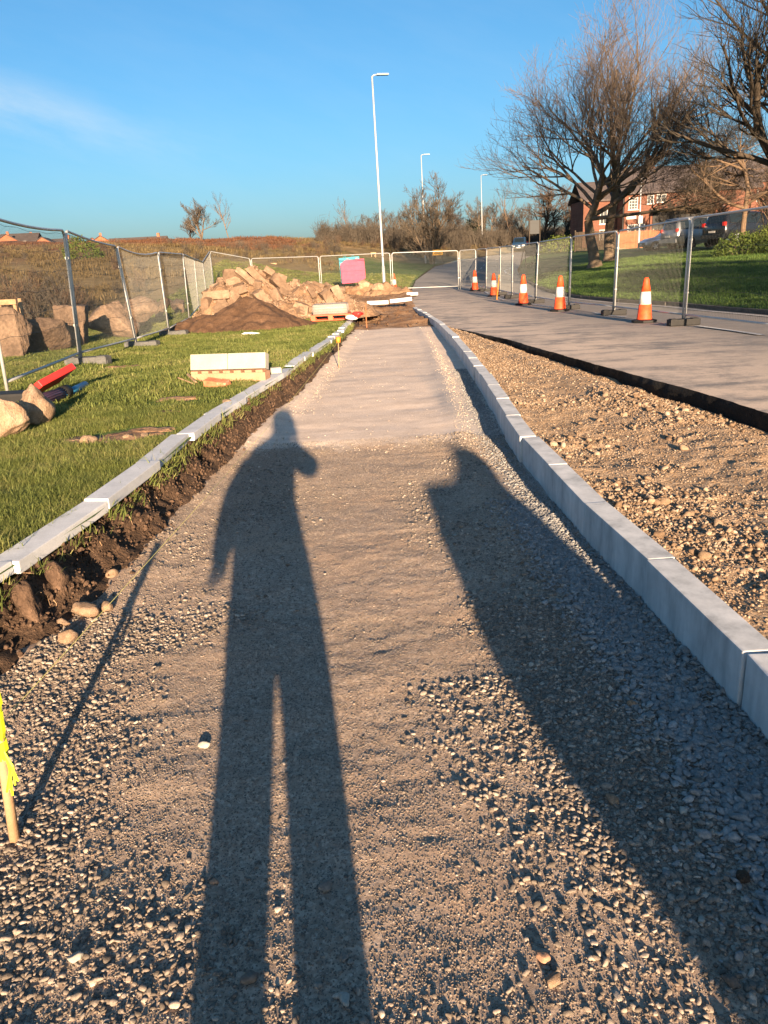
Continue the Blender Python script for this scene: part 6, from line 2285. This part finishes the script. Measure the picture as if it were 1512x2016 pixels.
# ================================================================== what throws the two long shadows
def photographer():
    e = empty('person', (-.10, -.35, 0), label='person in dark coat and trousers holding a phone up behind the path, shadow ahead', cat='person')
    bx, by = -.10, -.35
    V, E_, Rr = [], [], []

    def v(x, y, z, r, link=None):
        V.append((x + .0, y, z))
        Rr.append(r)
        if link is not None:
            E_.append((link, len(V) - 1))
        return len(V) - 1
    pel = v(-.05, 0, .82, (.31, .19))
    ab = v(-.13, 0, 1.00, (.38, .21), pel)
    ch = v(-.14, 0, 1.20, (.41, .21), ab)
    nk = v(-.005, 0, 1.51, (.115, .10), v(-.06, 0, 1.40, (.30, .16), ch))
    hd = v(0, .03, 1.60, (.115, .12), nk)
    v(0, .04, 1.70, (.125, .13), hd)
    v(0, .03, 1.785, (.075, .085), len(V) - 1)
    for s in (-1, 1):
        hip = v(s * .11 - .035, 0, .68, (.155, .14), pel)
        kn = v(s * .115 - .02, .02, .50, (.108, .11), hip)
        an = v(s * .13, 0, .09, (.068, .075), kn)
        v(s * .13, .13, .045, (.06, .05), an)
    # arm that hangs at the side
    sh = v(-.28, 0, 1.30, (.13, .12), ch)
    el = v(-.36, -.02, 1.06, (.13, .11), sh)
    wr = v(-.37, .03, .92, (.085, .075), el)
    v(-.375, .03, .83, (.06, .055), wr)
    # arm that holds the phone
    sh = v(.10, 0, 1.36, (.12, .12), ch)
    el = v(.245, .08, 1.22, (.10, .09), sh)
    wr = v(.10, .22, 1.36, (.052, .052), el)
    v(.075, .25, 1.42, (.045, .05), wr)
    me = bpy.data.meshes.new('body')
    me.from_pydata(V, E_, [])
    o = ob('body', me, M['coat'], e, False)
    sk = o.modifiers.new('skin', 'SKIN')
    for i, r_ in enumerate(Rr):
        me.skin_vertices[0].data[i].radius = r_
    me.skin_vertices[0].data[0].use_root = True
    sb_ = o.modifiers.new('sub', 'SUBSURF')
    sb_.levels = sb_.render_levels = 2
    MB().tube([(.07, .255, 1.43), (.07, .27, 1.50)], [.042, .042], 8).build('palm', M['skin'], e, True, False)
    for k in range(4):
        z = 1.43 + .022 * k
        MB().tube([(.10, .255, z), (.118, .28, z + .005), (.10, .312, z + .008)], [.010, .0095, .008], 6).build('finger', M['skin'], e, True, False)
    MB().tube([(.04, .255, 1.45), (.03, .28, 1.47), (.035, .312, 1.48)], [.011, .01, .008], 6).build('thumb', M['skin'], e, True, False)
    for k in range(4):
        MB().tube([(-.37 + .018 * (k - 1.5), .03 + .01 * k, .85), (-.38 + .02 * (k - 1.5), .04 + .012 * k, .80), (-.385 + .02 * (k - 1.5), .032 + .012 * k, .765 + .012 * abs(k - 1.5))], [.011, .010, .008], 6).build('finger', M['skin'], e, True, False)
    MB().tube([(-.345, .06, .86), (-.335, .08, .82), (-.345, .09, .79)], [.012, .011, .009], 6).build('thumb', M['skin'], e, True, False)
    ph = empty('phone', (-.03, -.06, 1.535), label='slim dark phone held up in the hand of the person', cat='phone')
    me = bevel_mesh(MB().box((0, 0, 0), (.072, .008, .15)).mesh('case'), .003)
    ob('case', me, M['black_plastic'], ph, False)


photographer()
# made-up unseen form, outline (across, height) cut to cast the second long shadow
out_l = [(0.0, 1.16), (.30, 1.14), (.68, 1.12), (.87, 1.04), (1.01, 1.01), (1.17, 1.055), (1.32, 1.09), (1.44, 1.165), (1.50, 1.20), (1.515, 1.42), (1.60, 1.54), (1.68, 1.60), (1.735, 1.64)]
out_r = [(0.0, 1.74), (.30, 1.76), (.68, 1.77), (.87, 1.79), (1.01, 1.80), (1.17, 1.815), (1.30, 1.80), (1.36, 1.79), (1.42, 1.785), (1.48, 1.80), (1.60, 1.835), (1.68, 1.80), (1.735, 1.73)]
cx = [(a[1] + b[1]) / 2 for a, b in zip(out_l, out_r)]
V, F = [], []
nr = 28
dirx = math.tan(SUN_AZ)
for (h, l), (_, r) in zip(out_l, out_r):
    c_, hw = (l + r) / 2, (r - l) / 2
    for j in range(nr):
        a = j / nr * 2 * math.pi
        fold = 1 + .03 * math.sin(5 * a + 3 * h)
        V.append((c_ + hw * math.copysign(abs(math.cos(a)) ** .8, math.cos(a)), -2.4 + np.interp(h, [.9, 1.35], [.36, .09]) * min(1, hw * 2.6) * math.sin(a) * fold, h))
for i in range(len(out_l) - 1):
    for j in range(nr):
        F.append((i * nr + j, i * nr + (j + 1) % nr, (i + 1) * nr + (j + 1) % nr, (i + 1) * nr + j))
F.append(tuple((len(out_l) - 1) * nr + j for j in range(nr)))
e = empty('shadow_caster', (1.45, -2.4, 0), label='added unseen grey form behind the person, shaped to cast the second shadow', cat='shadow_form')
MB().add(V, F).build('shadow_shell', M['shadow_grey'], e, True)
MB().box((1.45, -2.4, .03), (.6, .5, .05)).build('added_base', M['black_plastic'], e)
